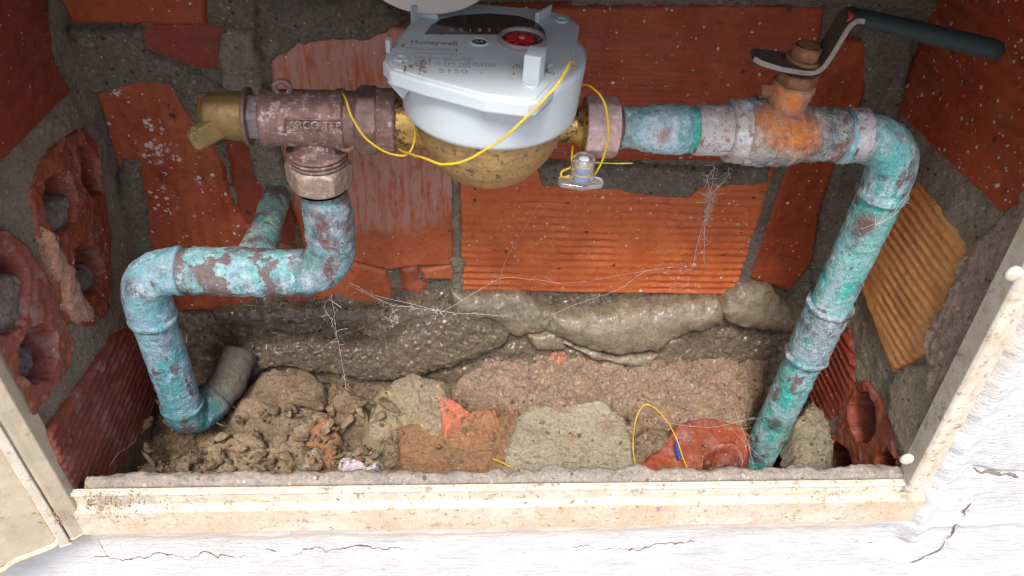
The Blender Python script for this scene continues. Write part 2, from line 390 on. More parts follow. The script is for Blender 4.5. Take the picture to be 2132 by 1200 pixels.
def m_plain(name, c, rough=.5, metal=0., spec=.5, bd=0., bmm=1.5, var=.15):
    t = NT(name); n = t.noise(bmm * 6, 4); col = t.mix(t.rng(n, .3, .7, 0, var), c, tuple(x * .55 for x in c))
    return t.fin(col, rough, metal, bump=t.noise(bmm, 4) if bd else None, bd=bd or .1, spec=spec)

MB1 = m_brick('terracotta_orange', (.53, .13, .04), (.44, .095, .03), 1.1, dirt=.16)
MB2 = m_brick('terracotta_red_dimmed', (.33, .062, .022), (.26, .045, .016), 1.1, dirt=.4, balls=[])  # mostly upper bricks; shade near the niche top is partly in this red
MB3 = m_brick('terracotta_residue', (.44, .115, .045), (.36, .085, .033), .9, residue=(PY(775, 285, YB), 74), dirt=.2)
MB4 = m_brick('terracotta_splashed', (.36, .085, .036), (.28, .055, .026), 1.35, balls=[(PY(325, 265, YB), 9, 1), (PY(315, 315, YB), 12, 2), (PY(350, 330, YB), 10, 3), (PY(335, 420, YB), 14, 4), (PY(255, 190, YB), 9, 5), (PY(420, 370, YB), 8, 6)], dirt=.3)
MB5 = m_brick('terracotta_dark', (.25, .045, .024), (.2, .033, .018), 1.0, dirt=.5)
MBL = m_brick('terracotta_limed', (.30, .08, .055), (.24, .06, .045), .8, dirt=.4, lime=.8)
MBP = m_brick('terracotta_purple', (.2, .045, .036), (.27, .07, .04), .5, dirt=.3, lime=.42)
MBT = m_brick('ochre_ribbed_clay', (.58, .27, .10), (.50, .21, .07), .35, dirt=.25)
MBR = m_brick('terracotta_wet', (.36, .095, .045), (.24, .055, .03), .6, dirt=.8, gloss=.4)
MBC = m_brick('terracotta_core', (.31, .075, .035), (.23, .05, .026), .9, dirt=.6, lime=.35)
MCH = m_brick('terracotta_chip', (.45, .13, .07), (.5, .2, .12), .4, dirt=.1)
MBO = m_mortar('muddy_brick', (.24, .16, .095), (.33, .2, .11), .7, wet=.2, tint=(.44, .2, .09), bd=1.1, dots=.2)
MM1 = m_mortar('mortar_grey', (.19, .17, .14), (.26, .235, .195), .9)
MMD = m_mortar('mortar_dark', (.12, .11, .092), (.18, .162, .135), .9, dots=.9)
MMS = m_mortar('mortar_side', (.2, .18, .135), (.28, .25, .19), .88, tint=(.22, .2, .13))
MMW = m_mortar('mortar_wet', (.135, .104, .072), (.21, .168, .115), .42, wet=.28, tint=(.11, .075, .042), bd=1.4, peb=.22)
MMC = m_mortar('mortar_smooth_wet', (.165, .14, .10), (.235, .205, .15), .5, wet=.28, dots=.25, bd=.3, stain=[(PY(1085, 680, 352), 7, (.45, .33, .15)), (PY(1490, 655, 352), 4, (.62, .42, .2))])
MMG = m_mortar('gravel_mortar', (.25, .18, .125), (.38, .29, .21), .45, wet=.33, tint=(.36, .2, .12), bd=1.3, peb=.35)
MMR = m_mortar('rubble_mortar', (.19, .14, .09), (.31, .25, .175), .75, wet=.2, tint=(.15, .1, .06), bd=1.2, dots=.3)
MSO = m_mortar('damp_soil_shaded', (.13, .095, .062), (.2, .15, .1), .7, wet=.3, tint=(.26, .13, .06), bd=1.0, dots=.2, peb=.3)  # damp earth, darkened further to paint crevice shade between the chunks
MMK = m_mortar('rubble_buff', (.28, .22, .14), (.42, .35, .24), .8, tint=(.3, .17, .07), bd=1.3, dots=.3)
MGS = m_mortar('rubble_greygreen', (.235, .22, .15), (.33, .32, .25), .8, tint=(.25, .17, .09), bd=.5, dots=.1, stain=[])
MGO = m_mortar('orange_stone', (.36, .16, .07), (.27, .17, .1), .75, bd=.8, dots=.2)
MPK = m_mortar('mortar_pinkish', (.36, .28, .235), (.45, .36, .30), .92, bd=1.3, dots=.3)
MLED = m_mortar('ledge_mortar', (.22, .215, .20), (.33, .30, .265), .8, tint=(.38, .31, .24), bd=.5, dots=.3)

# ------------------------------------------------------------------ the ground in front of the wall
G = m_plain('paving', (.32, .3, .28), .9, bd=.5, bmm=6)
link('ground', [(-20000, -20000, -1100), (20000, -20000, -1100), (20000, 3000, -1100), (-20000, 3000, -1100)], [[0, 1, 2, 3]], G, smooth=False)['kind'] = 'structure'

# ------------------------------------------------------------------ brick walls of the niche
ribs = lambda c, mm, amp, sh=1.: -amp * np.abs(np.sin(np.pi * c / mm)) ** (.6 * sh)
def ribf(axis, mm, amp, base=0., wear=1., seed=0, tilt=0.):
    def f(u, v, sd):
        c = (v + u * tilt) if axis == 'v' else (u + v * tilt)
        c = c + .5 * fbm(u / 25, v / 25, 0, seed, 2)
        return base - amp * (.5 - .5 * np.cos(2 * np.pi * c / mm)) * np.clip(.75 + .8 * fbm(u / 30, v / 30, 1, seed + 3, 2), .1, 1.2) + .25 * fbm(u / 6, v / 6, 0, seed + 9, 4) - .9 * np.clip(1.2 - sd, 0, 1.2) ** 2 * .6
    return f
def holes(f, hs, depth=20., k=3.):
    def g(u, v, sd):
        h = f(u, v, sd)
        for p in hs:
            d = sdist(u, v, p) + .5 * fbm(u / 4, v / 4, 2, 4, 4)
            h = np.where(d > 0, h - np.minimum(d * k, depth + 2 * fbm(u / 8, v / 8, 0, 3, 3)), h)
        return h
    return g

# back wall
bw = thing('brick_wall', 'orange hollow brick wall at the back of the niche, behind the meter', 'wall', (35, YB, ZF))
crack_ = on(BACK, [(545, 85), (555, 190), (590, 340)])
def back_base(u, v):
    h = -3.6 + 1.1 * fbm(u / 14, v / 14, 0, 1, 5) + .5 * fbm(u / 3, v / 3, 0, 2, 3)
    jx = on(BACK, [(950, 480)])[0][0]
    return h
sheet('mortar_bed', BACK, (XL - 12, ZF - 8, XR + 12, ZC + 2), back_base, MMD, bw, res=1.1)
def B(pl, px, hf, mat, par, name='brick', **k):
    if pl is LEFT: k['keep'] = lambda u, v: u > YF + 1.5
    if pl is RIGHT: k['keep'] = lambda u, v: u < -YF - 2
    return relief(name, pl, on(pl, px), hf, mat, par, **k)
b1h = on(BACK, [(960, 380), (1600, 380)])
B(BACK, [(958, 345), (1612, 358), (1530, 616), (962, 605)], ribf('v', 5.6, .95, .2, seed=1), MB1, bw, jit=.25, js=6, res=.75)['label'] = 'bright orange ribbed brick in the middle of the wall'
B(BACK, [(1000, 17), (1717, 16), (1700, 120), (1640, 338), (962, 330), (950, 60)], ribf('v', 6.2, .85, .2, seed=2), MB2, bw, jit=.3, js=6)
B(BACK, [(560, 98), (620, 84), (760, 80), (815, 58), (944, 70), (942, 552), (870, 553), (812, 562), (740, 545), (648, 560), (604, 420)], ribf('u', 9, .25, .3, seed=3), MB3, bw, jit=.5, js=5)
B(BACK, [(650, 562), (735, 550), (800, 570), (820, 628), (800, 640), (655, 646)], ribf('u', 9, .2, .0, seed=4), MB3, bw, name='brick_fragment', jit=.3)
B(BACK, [(880, 568), (942, 554), (943, 583), (884, 582)], ribf('u', 9, .2, .0, seed=5), MB3, bw, name='brick_fragment', jit=.3)
B(BACK, [(836, 568), (866, 562), (868, 590), (884, 600), (880, 622), (842, 624)], lambda u, v, sd: -3 + 2.0 * np.sqrt(np.clip(sd / 4, 0, 1)), MBR, bw, name='brick_fragment', jit=.3)
B(BACK, [(198, 188), (290, 162), (352, 168), (385, 235), (440, 300), (482, 430), (508, 472), (600, 530), (650, 560), (655, 642), (340, 650), (303, 530)],
  holes(ribf('u', 8.5, 1.0, .2, seed=6, tilt=-.02), [on(BACK, [(330, 362), (345, 360), (350, 388), (338, 392), (328, 380)]), on(BACK, [(352, 245), (362, 250), (366, 258), (354, 252)])], 4), MB4, bw, jit=.6, js=5)['label'] = 'rib faced brick splashed with white lime spots'
B(BACK, [(120, -10), (420, -10), (425, 52), (150, 46)], ribf('v', 9, .2, .2, seed=7), MB2, bw, jit=.4)
B(BACK, [(270, 62), (470, 60), (468, 150), (300, 130)], ribf('v', 9, .3, -2.2, seed=8), MB5, bw, jit=.8)
B(BACK, [(442, 290), (470, 292), (500, 470), (545, 500), (610, 525), (600, 400), (560, 330), (530, 270)], ribf('u', 7, .5, -2.4, seed=9), MB5, bw, jit=.8)
B(BACK, [(1738, 85), (1832, 92), (1790, 220), (1742, 340), (1705, 440), (1692, 545), (1645, 606), (1562, 578), (1640, 345), (1690, 200)], ribf('u', 9, .25, .2, seed=10), MB2, bw, jit=.6, js=5)
# mortar smeared over the bricks
def lump(h, r, seed, rough=.4, fs=5):
    return lambda u, v, sd: h * np.sqrt(np.clip(1 - (1 - np.clip(sd / r, 0, 1)) ** 2, 0, 1)) + rough * fbm(u / fs, v / fs, 0, seed, 5) - .5
def smear(px, h=2.2, r=4, seed=0, mat=MMD, pl=BACK, par=bw, rough=.5, jit=1.0, lbl=None, fs=5):
    o = B(pl, px, lump(h, r, seed, rough, fs), mat, par, name='mortar_smear', jit=jit, js=3.5, seed=seed)
    if lbl: o['label'] = lbl
    return o
smear([(530, -10), (800, -10), (850, 30), (815, 62), (760, 84), (690, 78), (620, 92), (560, 130), (535, 95)], 7, 9, 21, rough=1.6)
smear([(1110, 338), (1240, 346), (1420, 352), (1600, 352), (1602, 382), (1470, 388), (1430, 412), (1350, 408), (1280, 394), (1130, 388)], 2.4, 4, 22, rough=.6)
smear([(145, 60), (290, 62), (300, 110), (380, 140), (450, 185), (500, 190), (520, 260), (450, 300), (400, 250), (352, 175), (290, 172), (200, 200), (150, 190), (120, 130)], 2.6, 6, 23)
smear([(462, 60), (525, 65), (548, 190), (560, 230), (570, 300), (585, 345), (612, 410), (560, 410), (530, 372), (515, 300), (505, 210), (462, 180), (455, 120)], 3, 5, 24, MM1)
smear([(1800, 60), (1910, 40), (1880, 230), (1840, 330), (1790, 320), (1800, 200)], 3.2, 6, 25)
smear([(1690, 560), (1740, 330), (1830, 320), (1800, 480), (1760, 600), (1700, 620)], 3.2, 6, 26)
smear([(1150, -20), (2000, -20), (1900, 20), (1715, 14), (1190, 10)], 3, 5, 27)
smear([(936, 540), (950, 530), (968, 545), (965, 565), (945, 570)], 3, 3, 28, MM1)
smear([(940, 345), (955, 345), (960, 540), (966, 605), (942, 600), (944, 560)], 1.4, 3, 29, MM1, rough=.5)
smear([(1600, 372), (1640, 352), (1605, 450), (1560, 590), (1535, 610), (1560, 500)], .2, 3, 30)
smear([(255, 330), (290, 330), (330, 600), (300, 600), (260, 560), (235, 450)], 5, 7, 31, MMD, rough=.3)

# left wall
lw = thing('brick_wall', 'left side wall of the niche with broken hollow bricks showing oval cores', 'wall', (XL, 300, ZF))
LH1 = on(LEFT, [(-20, 545), (10, 525), (38, 528), (62, 560), (66, 620), (50, 680), (15, 700), (-20, 690)])
LH2 = on(LEFT, [(60, 690), (95, 668), (120, 690), (125, 740), (110, 790), (75, 800), (45, 780), (38, 735)])
LH3 = on(LEFT, [(104, 380), (130, 355), (160, 372), (172, 420), (165, 465), (140, 490), (112, 475), (100, 430)])
LH4 = on(LEFT, [(165, 520), (190, 500), (215, 520), (228, 570), (215, 610), (185, 620), (165, 580)])
LH5 = on(LEFT, [(176, 305), (190, 296), (212, 330), (225, 400), (200, 410), (178, 370)])
def side_base(hs, seed):
    def f(u, v):
        h = -3.4 + 1.0 * fbm(u / 13, v / 13, 0, seed, 5) + .35 * fbm(u / 3, v / 3, 0, seed + 2, 3)
        for p in hs:
            d = sdist(u, v, p); h = np.where(d > -1.5, np.minimum(h, -14 - 34 * np.clip(d, 0, 1)), h)
        return h
    return f
sheet('mortar_bed', LEFT, (YF + 2, ZF - 8, YB + 10, ZC + 2), side_base([LH1, LH2, LH3, LH4, LH5], 11), MMS, lw, res=1.1)
B(LEFT, [(-60, -60), (100, -60), (104, 60), (116, 130), (150, 190), (0, 345), (-150, 470)], ribf('v', 9, .9, .2, seed=31, tilt=.0), MB5, lw, jit=.5, res=1.)
B(LEFT, [(-90, 500), (-20, 478), (20, 480), (60, 515), (100, 580), (128, 650), (158, 712), (145, 770), (70, 870), (30, 960), (-120, 900)],
  holes(lambda u, v, sd: -.4 + .5 * fbm(u / 4, v / 4, 0, 41, 6) + .4 * facet(u / 9, v / 9, 41), [LH1, LH2], 40, 12), MBL, lw, jit=.5, drop=12, res=.7, steep=5)['label'] = 'pinkish broken brick end with two oval cores'
B(LEFT, [(150, 285), (180, 265), (210, 300), (226, 400), (238, 500), (240, 640), (205, 680), (150, 672), (120, 580), (92, 480), (72, 400), (105, 330)],
  holes(lambda u, v, sd: -2.0 + .7 * fbm(u / 5, v / 5, 0, 43, 6) + .5 * facet(u / 9, v / 9, 43), [LH3, LH4, LH5], 34, 12), MBC, lw, jit=.7, drop=12, res=.7, steep=5)['label'] = 'dark broken brick with hollow cores by the corner'
B(LEFT, [(105, 900), (185, 790), (250, 700), (345, 640), (345, 780), (300, 900), (215, 1030), (160, 1035)], ribf('v', 5.4, 1.0, .4, seed=34), MBP, lw, jit=.4, js=5, res=.75)['label'] = 'purplish red ribbed brick at the foot of the wall'
smear([(95, 475), (110, 490), (128, 530), (150, 555), (165, 600), (190, 640), (200, 665), (160, 668), (140, 640), (135, 590), (110, 560)], 2.0, 3, 35, m_mortar('plaster_residue', (.40, .2, .14), (.48, .3, .22), .85, bd=.6), LEFT, lw, rough=1.0)

FILL = m_mortar('core_fill', (.2, .17, .165), (.31, .26, .26), .9, bd=1.0, tint=(.4, .34, .33))
def fill(pl, par, px, dep, sd_, mat=FILL):
    B(pl, px, lambda u, v, sd: -dep + 3 * np.sqrt(np.clip(sd / 6, 0, 1)) + 1.4 * fbm(u / 5, v / 5, 0, sd_, 5), mat, par, name='mortar_fill', jit=1.2, drop=dep + 20, steep=12)
fill(LEFT, lw, [(-30, 600), (20, 585), (45, 568), (70, 590), (70, 660), (50, 690), (10, 712), (-30, 700)], 6, 201)
fill(LEFT, lw, [(34, 735), (60, 715), (100, 730), (126, 720), (128, 760), (110, 800), (70, 808), (40, 785)], 14, 202)
fill(LEFT, lw, [(98, 435), (130, 425), (172, 410), (170, 465), (140, 496), (108, 480)], 7, 203)
fill(LEFT, lw, [(165, 565), (200, 560), (230, 555), (228, 600), (200, 625), (170, 600)], 10, 204)
# right wall
rw = thing('brick_wall', 'right side wall of the niche with ochre ribbed brick and hollow brick end', 'wall', (XR, 300, ZF))
RH1 = on(RIGHT, [(1778, 815), (1800, 815), (1818, 850), (1818, 895), (1802, 925), (1778, 920), (1762, 880), (1760, 845)])
RH2 = on(RIGHT, [(1712, 935), (1735, 918), (1760, 935), (1770, 975), (1765, 1005), (1715, 1010), (1705, 970)])
RH3 = on(RIGHT, [(1820, 950), (1840, 930), (1856, 950), (1860, 1000), (1835, 1010), (1815, 985)])
sheet('mortar_bed', RIGHT, (-YB - 10, ZF - 50, -YF - 3, ZC + 2), side_base([RH1, RH2, RH3], 17), MMS, rw, res=1.1)
B(RIGHT, [(1912, 20), (1960, -40), (2300, -60), (2300, 470), (2085, 442), (1868, 232)], ribf('v', 8, 1.0, .2, seed=51), MB2, rw, jit=.5)
B(RIGHT, [(1898, 385), (1945, 440), (2008, 535), (1960, 640), (1922, 728), (1852, 772), (1788, 598), (1830, 470)], ribf('v', 5.3, 1.4, -.6, seed=52), MBT, rw, jit=.35, res=.7)['label'] = 'ochre brick with deep parallel ribs'
B(RIGHT, [(1772, 798), (1795, 795), (1822, 830), (1850, 900), (1862, 1010), (1700, 1020), (1700, 930), (1735, 900), (1745, 840)],
  holes(lambda u, v, sd: -1.4 + .4 * fbm(u / 4, v / 4, 0, 53, 6) + .4 * facet(u / 9, v / 9, 53), [RH1, RH2, RH3], 36, 12), MBC, rw, jit=.5, drop=12, res=.7, steep=5)['label'] = 'wet red hollow brick end with oval cores'
B(RIGHT, [(1715, 700), (1758, 690), (1768, 760), (1770, 800), (1745, 850), (1700, 890), (1660, 900), (1690, 790)], ribf('v', 5.5, 2.2, -.6, seed=54), MB5, rw, jit=1., res=.8)
smear([(2160, 380), (2090, 450), (2040, 500), (2000, 560), (1970, 640), (1925, 700), (1940, 760), (1930, 830), (1990, 800), (2200, 520)], 4, 6, 55, MPK, RIGHT, rw, rough=1.9, jit=1.6, lbl='rough pinkish mortar beside the frame', fs=3.5)
smear([(1935, 700), (1925, 760), (1870, 770), (1852, 800), (1850, 870), (1885, 960), (1990, 800), (1950, 760)], 1.6, 4, 56, MMS, RIGHT, rw, rough=.4)

# niche ceiling
o = sheet('ceiling', Plane((0, 0, ZC), (0, 1, 0), (1, 0, 0)), (YF + 8, XL - 3, YB + 3, XR + 3), lambda u, v: fbm(u / 15, v / 15, 0, 5, 4), MM1, res=4)
o['kind'] = 'structure'

# ------------------------------------------------------------------ floor, mortar ridge, rubble
def floor_h(u, v):
    return -10 - 85 * np.exp(-(((u - 213) / 17) ** 4 + ((v - 288) / 22) ** 4)) + 5 * fbm(u / 17, v / 17, 0, 61, 5) + 3 * facet(u / 7, v / 7, 66) + 3.0 * worley(u / 6, v / 6, 62) + 1.5 * worley(u / 2.6, v / 2.6, 63) + .5 * fbm(u / 2, v / 2, 0, 64, 3)
o = sheet('ground', FLOOR, (XL - 10, YF + 2, XR + 10, YB + 8), floor_h, MSO, res=.8); o['kind'] = 'structure'
rd = thing('mortar_ridge', 'lumpy wet mortar heaped along the foot of the back wall', 'mortar', (35, 352, ZF))
sheet('mortar_bed', RIDGE, (XL - 2, -44, XR + 2, 27), lambda u, v: -4.5 + 1.5 * facet(u / 7, v / 7, 70) + 2.2 * fbm(u / 16, v / 16, 0, 71, 5) + 1.4 * worley(u / 5, v / 5, 72) + 5 * np.clip((u + 125) / 15, -1.6, 0), MMW, rd, res=.9)
def rl(px, h, r, seed, mat, rough=.5, worl=0., lbl=None, fs=6):
    base = lump(h, r, seed, rough, fs)
    f = (lambda u, v, sd: base(u, v, sd) + worl * worley(u / 2.3, v / 2.3, seed) + worl * .8 * worley(u / 4.7, v / 4.7, seed + 1)) if worl else base
    o = relief('mortar_lump', RIDGE, on(RIDGE, px, h * .7), f, mat, rd, res=.7, jit=1.6, js=7, drop=8, steep=3, seed=seed)
    if lbl: o['label'] = lbl
    return o
rl([(440, 650), (640, 640), (800, 645), (930, 636), (935, 662), (870, 690), (800, 716), (700, 684), (620, 700), (540, 684), (450, 680)], 3.5, 8, 73, MMW, 1.1, .5)
rl([(495, 725), (545, 706), (650, 700), (790, 716), (870, 664), (950, 642), (1075, 690), (1045, 728), (930, 772), (870, 790), (790, 795), (700, 785), (600, 770), (520, 768)], 7.5, 13, 74, MMW, .8, 1.3, 'glistening brown mortar lump full of grains')
rl([(935, 608), (1095, 612), (1155, 652), (1148, 690), (1075, 708), (1030, 674), (945, 662)], 7, 10, 75, MMC, .9, .25)
rl([(1140, 650), (1250, 655), (1350, 636), (1500, 624), (1520, 650), (1512, 686), (1440, 700), (1370, 738), (1290, 748), (1210, 728), (1140, 695)], 11, 16, 76, MMC, .45, 0, 'smooth grey mortar roll', 9)
rl([(1500, 650), (1540, 592), (1600, 590), (1645, 640), (1690, 670), (1670, 706), (1590, 695), (1520, 680)], 12, 14, 77, MMC, .4, 0, 'smooth grey mortar swelling by the right pipe', 9)
rl([(1170, 715), (1290, 748), (1370, 742), (1350, 772), (1230, 752)], 4, 6, 78, MMC, .6)
rl([(1100, 700), (1160, 690), (1180, 730), (1120, 735)], 4, 6, 79, MMC, .8)
# rubble and chunks lying on the floor
def piece(name, px, top, mat, label, cat, seed, r=5, rough=.8, tilt=0, worl=0., fs=6, jit=1.3, drop=22, group='rubble pieces on the niche floor', res=.75, f0=None, steep=3.2):
    pl = Plane((0, 0, ZF), (1, 0, 0), (0, 1, 0)); P = on(pl, px, top)
    cy = P[:, 1].mean()
    def hf(u, v, sd):
        h = top - 3 + 3 * np.sqrt(np.clip(1 - (1 - np.clip(sd / r, 0, 1)) ** 2, 0, 1)) + rough * fbm(u / fs, v / fs, 0, seed, 6) + rough * 1.5 * facet(u / 8, v / 8, seed) + rough * .7 * facet(u / 3.2, v / 3.2, seed + 1) + tilt * (v - cy)
        if worl: h = h + worl * .75 * worley(u / 3.0, v / 3.0, seed) + worl * worley(u / 6.5, v / 6.5, seed + 1)
        if f0: h = h + f0(u, v, sd)
        return h
    return piece_build(name, pl, P, hf, mat, label, cat, seed, jit, drop, group, res, top, steep)
PIECES = []
def piece_build(name, pl, P, hf, mat, label, cat, seed, jit, drop, group, res, top, steep):
    lo = P.min(0) - 8; hi = P.max(0) + 8; PIECES.append((P, top))
    u, v = np.meshgrid(np.arange(lo[0], hi[0], res), np.arange(lo[1], hi[1], res), indexing='ij')
    sd = sdist(u, v, P) + jit * fbm(u / 4, v / 4, 0, seed + 50, 4)
    h = np.minimum(hf(u, v, np.maximum(sd, 0)), top + sd * steep)
    ok = (h > -9) & (sd > -7)
    pts = pl.O + u[..., None] * pl.U + v[..., None] * pl.V + h[..., None] * pl.N
    I = np.arange(u.size).reshape(u.shape); q = ok[:-1, :-1] & ok[1:, :-1] & ok[:-1, 1:] & ok[1:, 1:]
    F = np.stack([I[:-1, :-1][q], I[1:, :-1][q], I[1:, 1:][q], I[:-1, 1:][q]], 1)
    used = np.unique(F); mp = np.zeros(u.size, np.int64); mp[used] = np.arange(len(used)); V = pts.reshape(-1, 3)[used]
    c = (V[:, 0].mean(), V[:, 1].mean(), ZF); off = np.array(c)
    o = link(name, V - off, mp[F], mat); o.location = [x * MM for x in c]
    return props(o, label, cat, group)
piece('gravel_bed', [(950, 800), (985, 765), (1140, 712), (1300, 765), (1400, 742), (1480, 705), (1600, 715), (1590, 800), (1545, 858), (1430, 880), (1310, 885), (1255, 838), (1100, 848), (1040, 825)], 7, MMG, 'raised bed of coarse wet gravelly mortar right of centre', 'mortar', 81, 12, 1.3, .25, 2.1, 9, 1.6)
piece('mortar_chunk', [(478, 850), (545, 778), (640, 768), (668, 800), (665, 850), (620, 875), (590, 905), (545, 880), (500, 885)], 8, MMR, 'large flat brown mortar chunk just right of the left lower elbow', 'rubble', 82, 7, 1.1, .12, .2, 9)
piece('mortar_chunk', [(430, 925), (470, 900), (530, 897), (552, 935), (545, 990), (425, 990)], 12, MMK, 'buff mortar chunk in front of the left lower elbow', 'rubble', 83, 6, 1.2, .1, .3, 8)
piece('mortar_chunk', [(550, 940), (575, 905), (615, 905), (630, 925), (626, 990), (556, 990)], 12, MMK, 'yellowish crumbling mortar chunk with white flake at the front edge', 'rubble', 84, 6, 1.6, .1, .5, 6)
piece('mortar_chunk', [(768, 885), (790, 812), (860, 780), (925, 800), (938, 860), (908, 892), (870, 868), (835, 866), (795, 905)], 14, m_mortar('chunk_yellow', (.26, .23, .17), (.33, .29, .2), .8, tint=(.42, .31, .14), bd=.9), 'grey and yellow mortar chunk left of the red brick shard', 'rubble', 85, 6, 1.6, .15, .3, 8)
piece('brick_shard', [(905, 800), (928, 815), (980, 857), (928, 898), (918, 870)], 15, MCH, 'bright red triangular brick shard lying on the rubble', 'brick shard', 86, 2, .5, -.1, 0, 10, .4, steep=5)
def cr(u, v, sd):
    a, b = on(FLOOR, [(1075, 850), (1010, 985)], 9); e = (b - a) / np.linalg.norm(b - a)
    d = np.abs((u - a[0]) * e[1] - (v - a[1]) * e[0]) + .5 * fbm(u / 3, v / 3, 0, 5, 3); return -3.5 * np.clip(1.1 - d, 0, 1)
piece('broken_brick', [(832, 890), (870, 872), (940, 890), (1000, 880), (1078, 850), (1085, 880), (1050, 990), (832, 990)], 9, MBO, 'flat muddy orange broken brick with a long crack at the front', 'brick', 87, 4, 1.0, .05, .25, 10, .6, f0=cr)
piece('mortar_chunk', [(1075, 872), (1110, 838), (1160, 850), (1250, 832), (1300, 870), (1318, 920), (1324, 990), (1035, 990)], 13, MGS, 'big smooth grey green mortar slab at the front centre', 'rubble', 88, 4, .7, .08, 0, 14, .9)
piece('mortar_chunk', [(950, 870), (985, 850), (1035, 850), (1040, 890), (1030, 905), (975, 910)], 12, MGO, 'small orange brown stone between the shard and the slab', 'rubble', 89, 4, 1, .1, .3, 6)
piece('mortar_chunk', [(690, 825), (720, 815), (752, 835), (758, 872), (735, 878), (700, 860)], 14, MMR, 'pointed brown stone where the hanging cobweb ends', 'rubble', 90, 4, 1, .2, .3, 6)
piece('mortar_chunk', [(632, 905), (650, 878), (690, 868), (702, 905), (690, 920), (645, 922)], 12, MGO, 'rounded orange stone behind the small grey stone', 'rubble', 91, 6, .8, .1, .2, 6)
piece('mortar_chunk', [(606, 893), (660, 856), (676, 856), (672, 868), (615, 898)], 16, MMK, 'thin buff mortar sliver lying aslant', 'rubble', 92, 2, .5, 0, 0, 6, .4)
piece('mortar_chunk', [(635, 935), (660, 925), (672, 950), (655, 970), (634, 962)], 12, MGS, 'small round grey stone near the front edge', 'rubble', 93, 5, .6, .1)
piece('mortar_chunk', [(668, 940), (695, 925), (702, 950), (690, 968), (664, 962)], 12, MGO, 'small orange stone beside the round grey stone', 'rubble', 94, 4, .8, .1)
piece('mortar_chunk', [(640, 975), (700, 968), (700, 995), (630, 995)], 10, MMR, 'brown crumb mound at the ledge left of the lilac flake', 'rubble', 95, 4, 1, .1)
piece('mortar_chunk', [(705, 940), (760, 932), (795, 940), (788, 990), (705, 990)], 10, MGS, 'flat grey mortar chunk under the lilac flake', 'rubble', 96, 4, .8, .05)
piece('lilac_flake', [(712, 955), (730, 948), (752, 965), (785, 968), (778, 985), (740, 982), (712, 980)], 15, m_mortar('lilac', (.52, .48, .58), (.62, .58, .66), .7, bd=.6, dots=0), 'crumpled pale lilac flake on a grey chunk', 'flake', 97, 4, 1.6, 0, .8, 4, 1)
piece('mortar_chunk', [(355, 950), (400, 935), (425, 945), (425, 985), (350, 990)], 9, MMR, 'brown mortar chunk below the left lower elbow', 'rubble', 98, 6, 1, .1)
piece('mortar_chunk', [(285, 975), (310, 955), (345, 965), (350, 992), (280, 998)], 8, MMR, 'brown stone at the foot of the purplish ribbed brick', 'rubble', 99, 5, 1, .1)
piece('mortar_chunk', [(800, 910), (828, 915), (830, 985), (800, 985)], 9, MMR, 'narrow brown crumb pile left of the orange broken brick', 'rubble', 100, 4, 1.4, .1, .4)
RHF = on(FLOOR, [(1462, 975), (1468, 945), (1495, 928), (1530, 930), (1548, 955), (1540, 990), (1470, 990)], 12)
def hh(u, v, sd):
    d = sdist(u, v, RHF); return np.where(d > 0, -np.minimum(d * 7, 24), 1.6 * np.clip(1 + d / 3, 0, 1))
piece('broken_brick', [(1385, 925), (1410, 880), (1470, 868), (1545, 885), (1560, 900), (1540, 998), (1330, 998), (1335, 960)], 12, MBC, 'broken red brick with arched hollow at the foot of the right pipe', 'brick', 101, 4, .4, .08, 0, 9, 1.0, f0=lambda u, v, sd: hh(u, v, sd) - .6 * np.abs(np.sin(u / 1.7)))
piece('mortar_chunk', [(1322, 905), (1350, 888), (1395, 895), (1385, 925), (1340, 955), (1322, 950)], 11, MMR, 'brown stone crumbs inside the yellow wire loop', 'rubble', 102, 4, 1.4, .1, .6)
piece('mortar_chunk', [(1655, 880), (1690, 840), (1725, 870), (1735, 930), (1705, 1000), (1655, 998), (1668, 940)], 12, MMS, 'grey green mortar slope at the foot of the hollow brick', 'rubble', 103, 6, 1.2, .15, .2)
piece('brick_shard', [(1148, 722), (1170, 716), (1180, 732), (1165, 745), (1148, 738)], 18, MCH, 'small red brick bit under the mortar roll', 'brick shard', 104, 3, .4, 0, 0, 6, .3)
def stone_mesh(seed):
    r = np.random.RandomState(seed); u_, v_ = np.meshgrid(np.linspace(0, 2 * np.pi, 28, endpoint=False), np.linspace(0, np.pi, 18), indexing='ij')
    D = np.stack([np.cos(u_) * np.sin(v_), np.sin(u_) * np.sin(v_), np.cos(v_)], -1)
    rad = np.full(u_.shape, 1.5)
    for _ in range(13):
        n_ = r.randn(3); n_ /= np.linalg.norm(n_); k = (D @ n_); rad = np.minimum(rad, np.where(k > .05, r.uniform(.62, 1.0) / np.maximum(k, .05), 9))
    V = D * (rad + .05 * fbm(D[..., 0] * 4, D[..., 1] * 4, D[..., 2] * 4, seed, 4))[..., None] * (1, .8, .55)
    I = np.arange(u_.size).reshape(u_.shape); F = np.stack([I[:, :-1], np.roll(I, -1, 0)[:, :-1], np.roll(I, -1, 0)[:, 1:], I[:, 1:]], -1).reshape(-1, 4)
    return V.reshape(-1, 3), F
def stones(mat, label, seed, n, x0, x1, y0, y1, r0, r1, z0):
    r = np.random.RandomState(seed); Vs, Fs, m = [], [], 0
    src = [stone_mesh(seed + k) for k in range(5)]
    for k in range(n):
        V, F = src[k % 5]; q_, _ = np.linalg.qr(r.randn(3, 3)); q_ = np.eye(3) * .6 + q_ * .4
        V = V @ q_.T * r.uniform(r0, r1) + PZ(r.uniform(x0, x1), r.uniform(y0, y1), z0 + r.uniform(-2, 2)); Vs.append(V); Fs.append(F + m); m += len(V)
    props(link('loose_rubble', np.vstack(Vs), np.vstack(Fs), mat), label, 'rubble', kind='stuff')
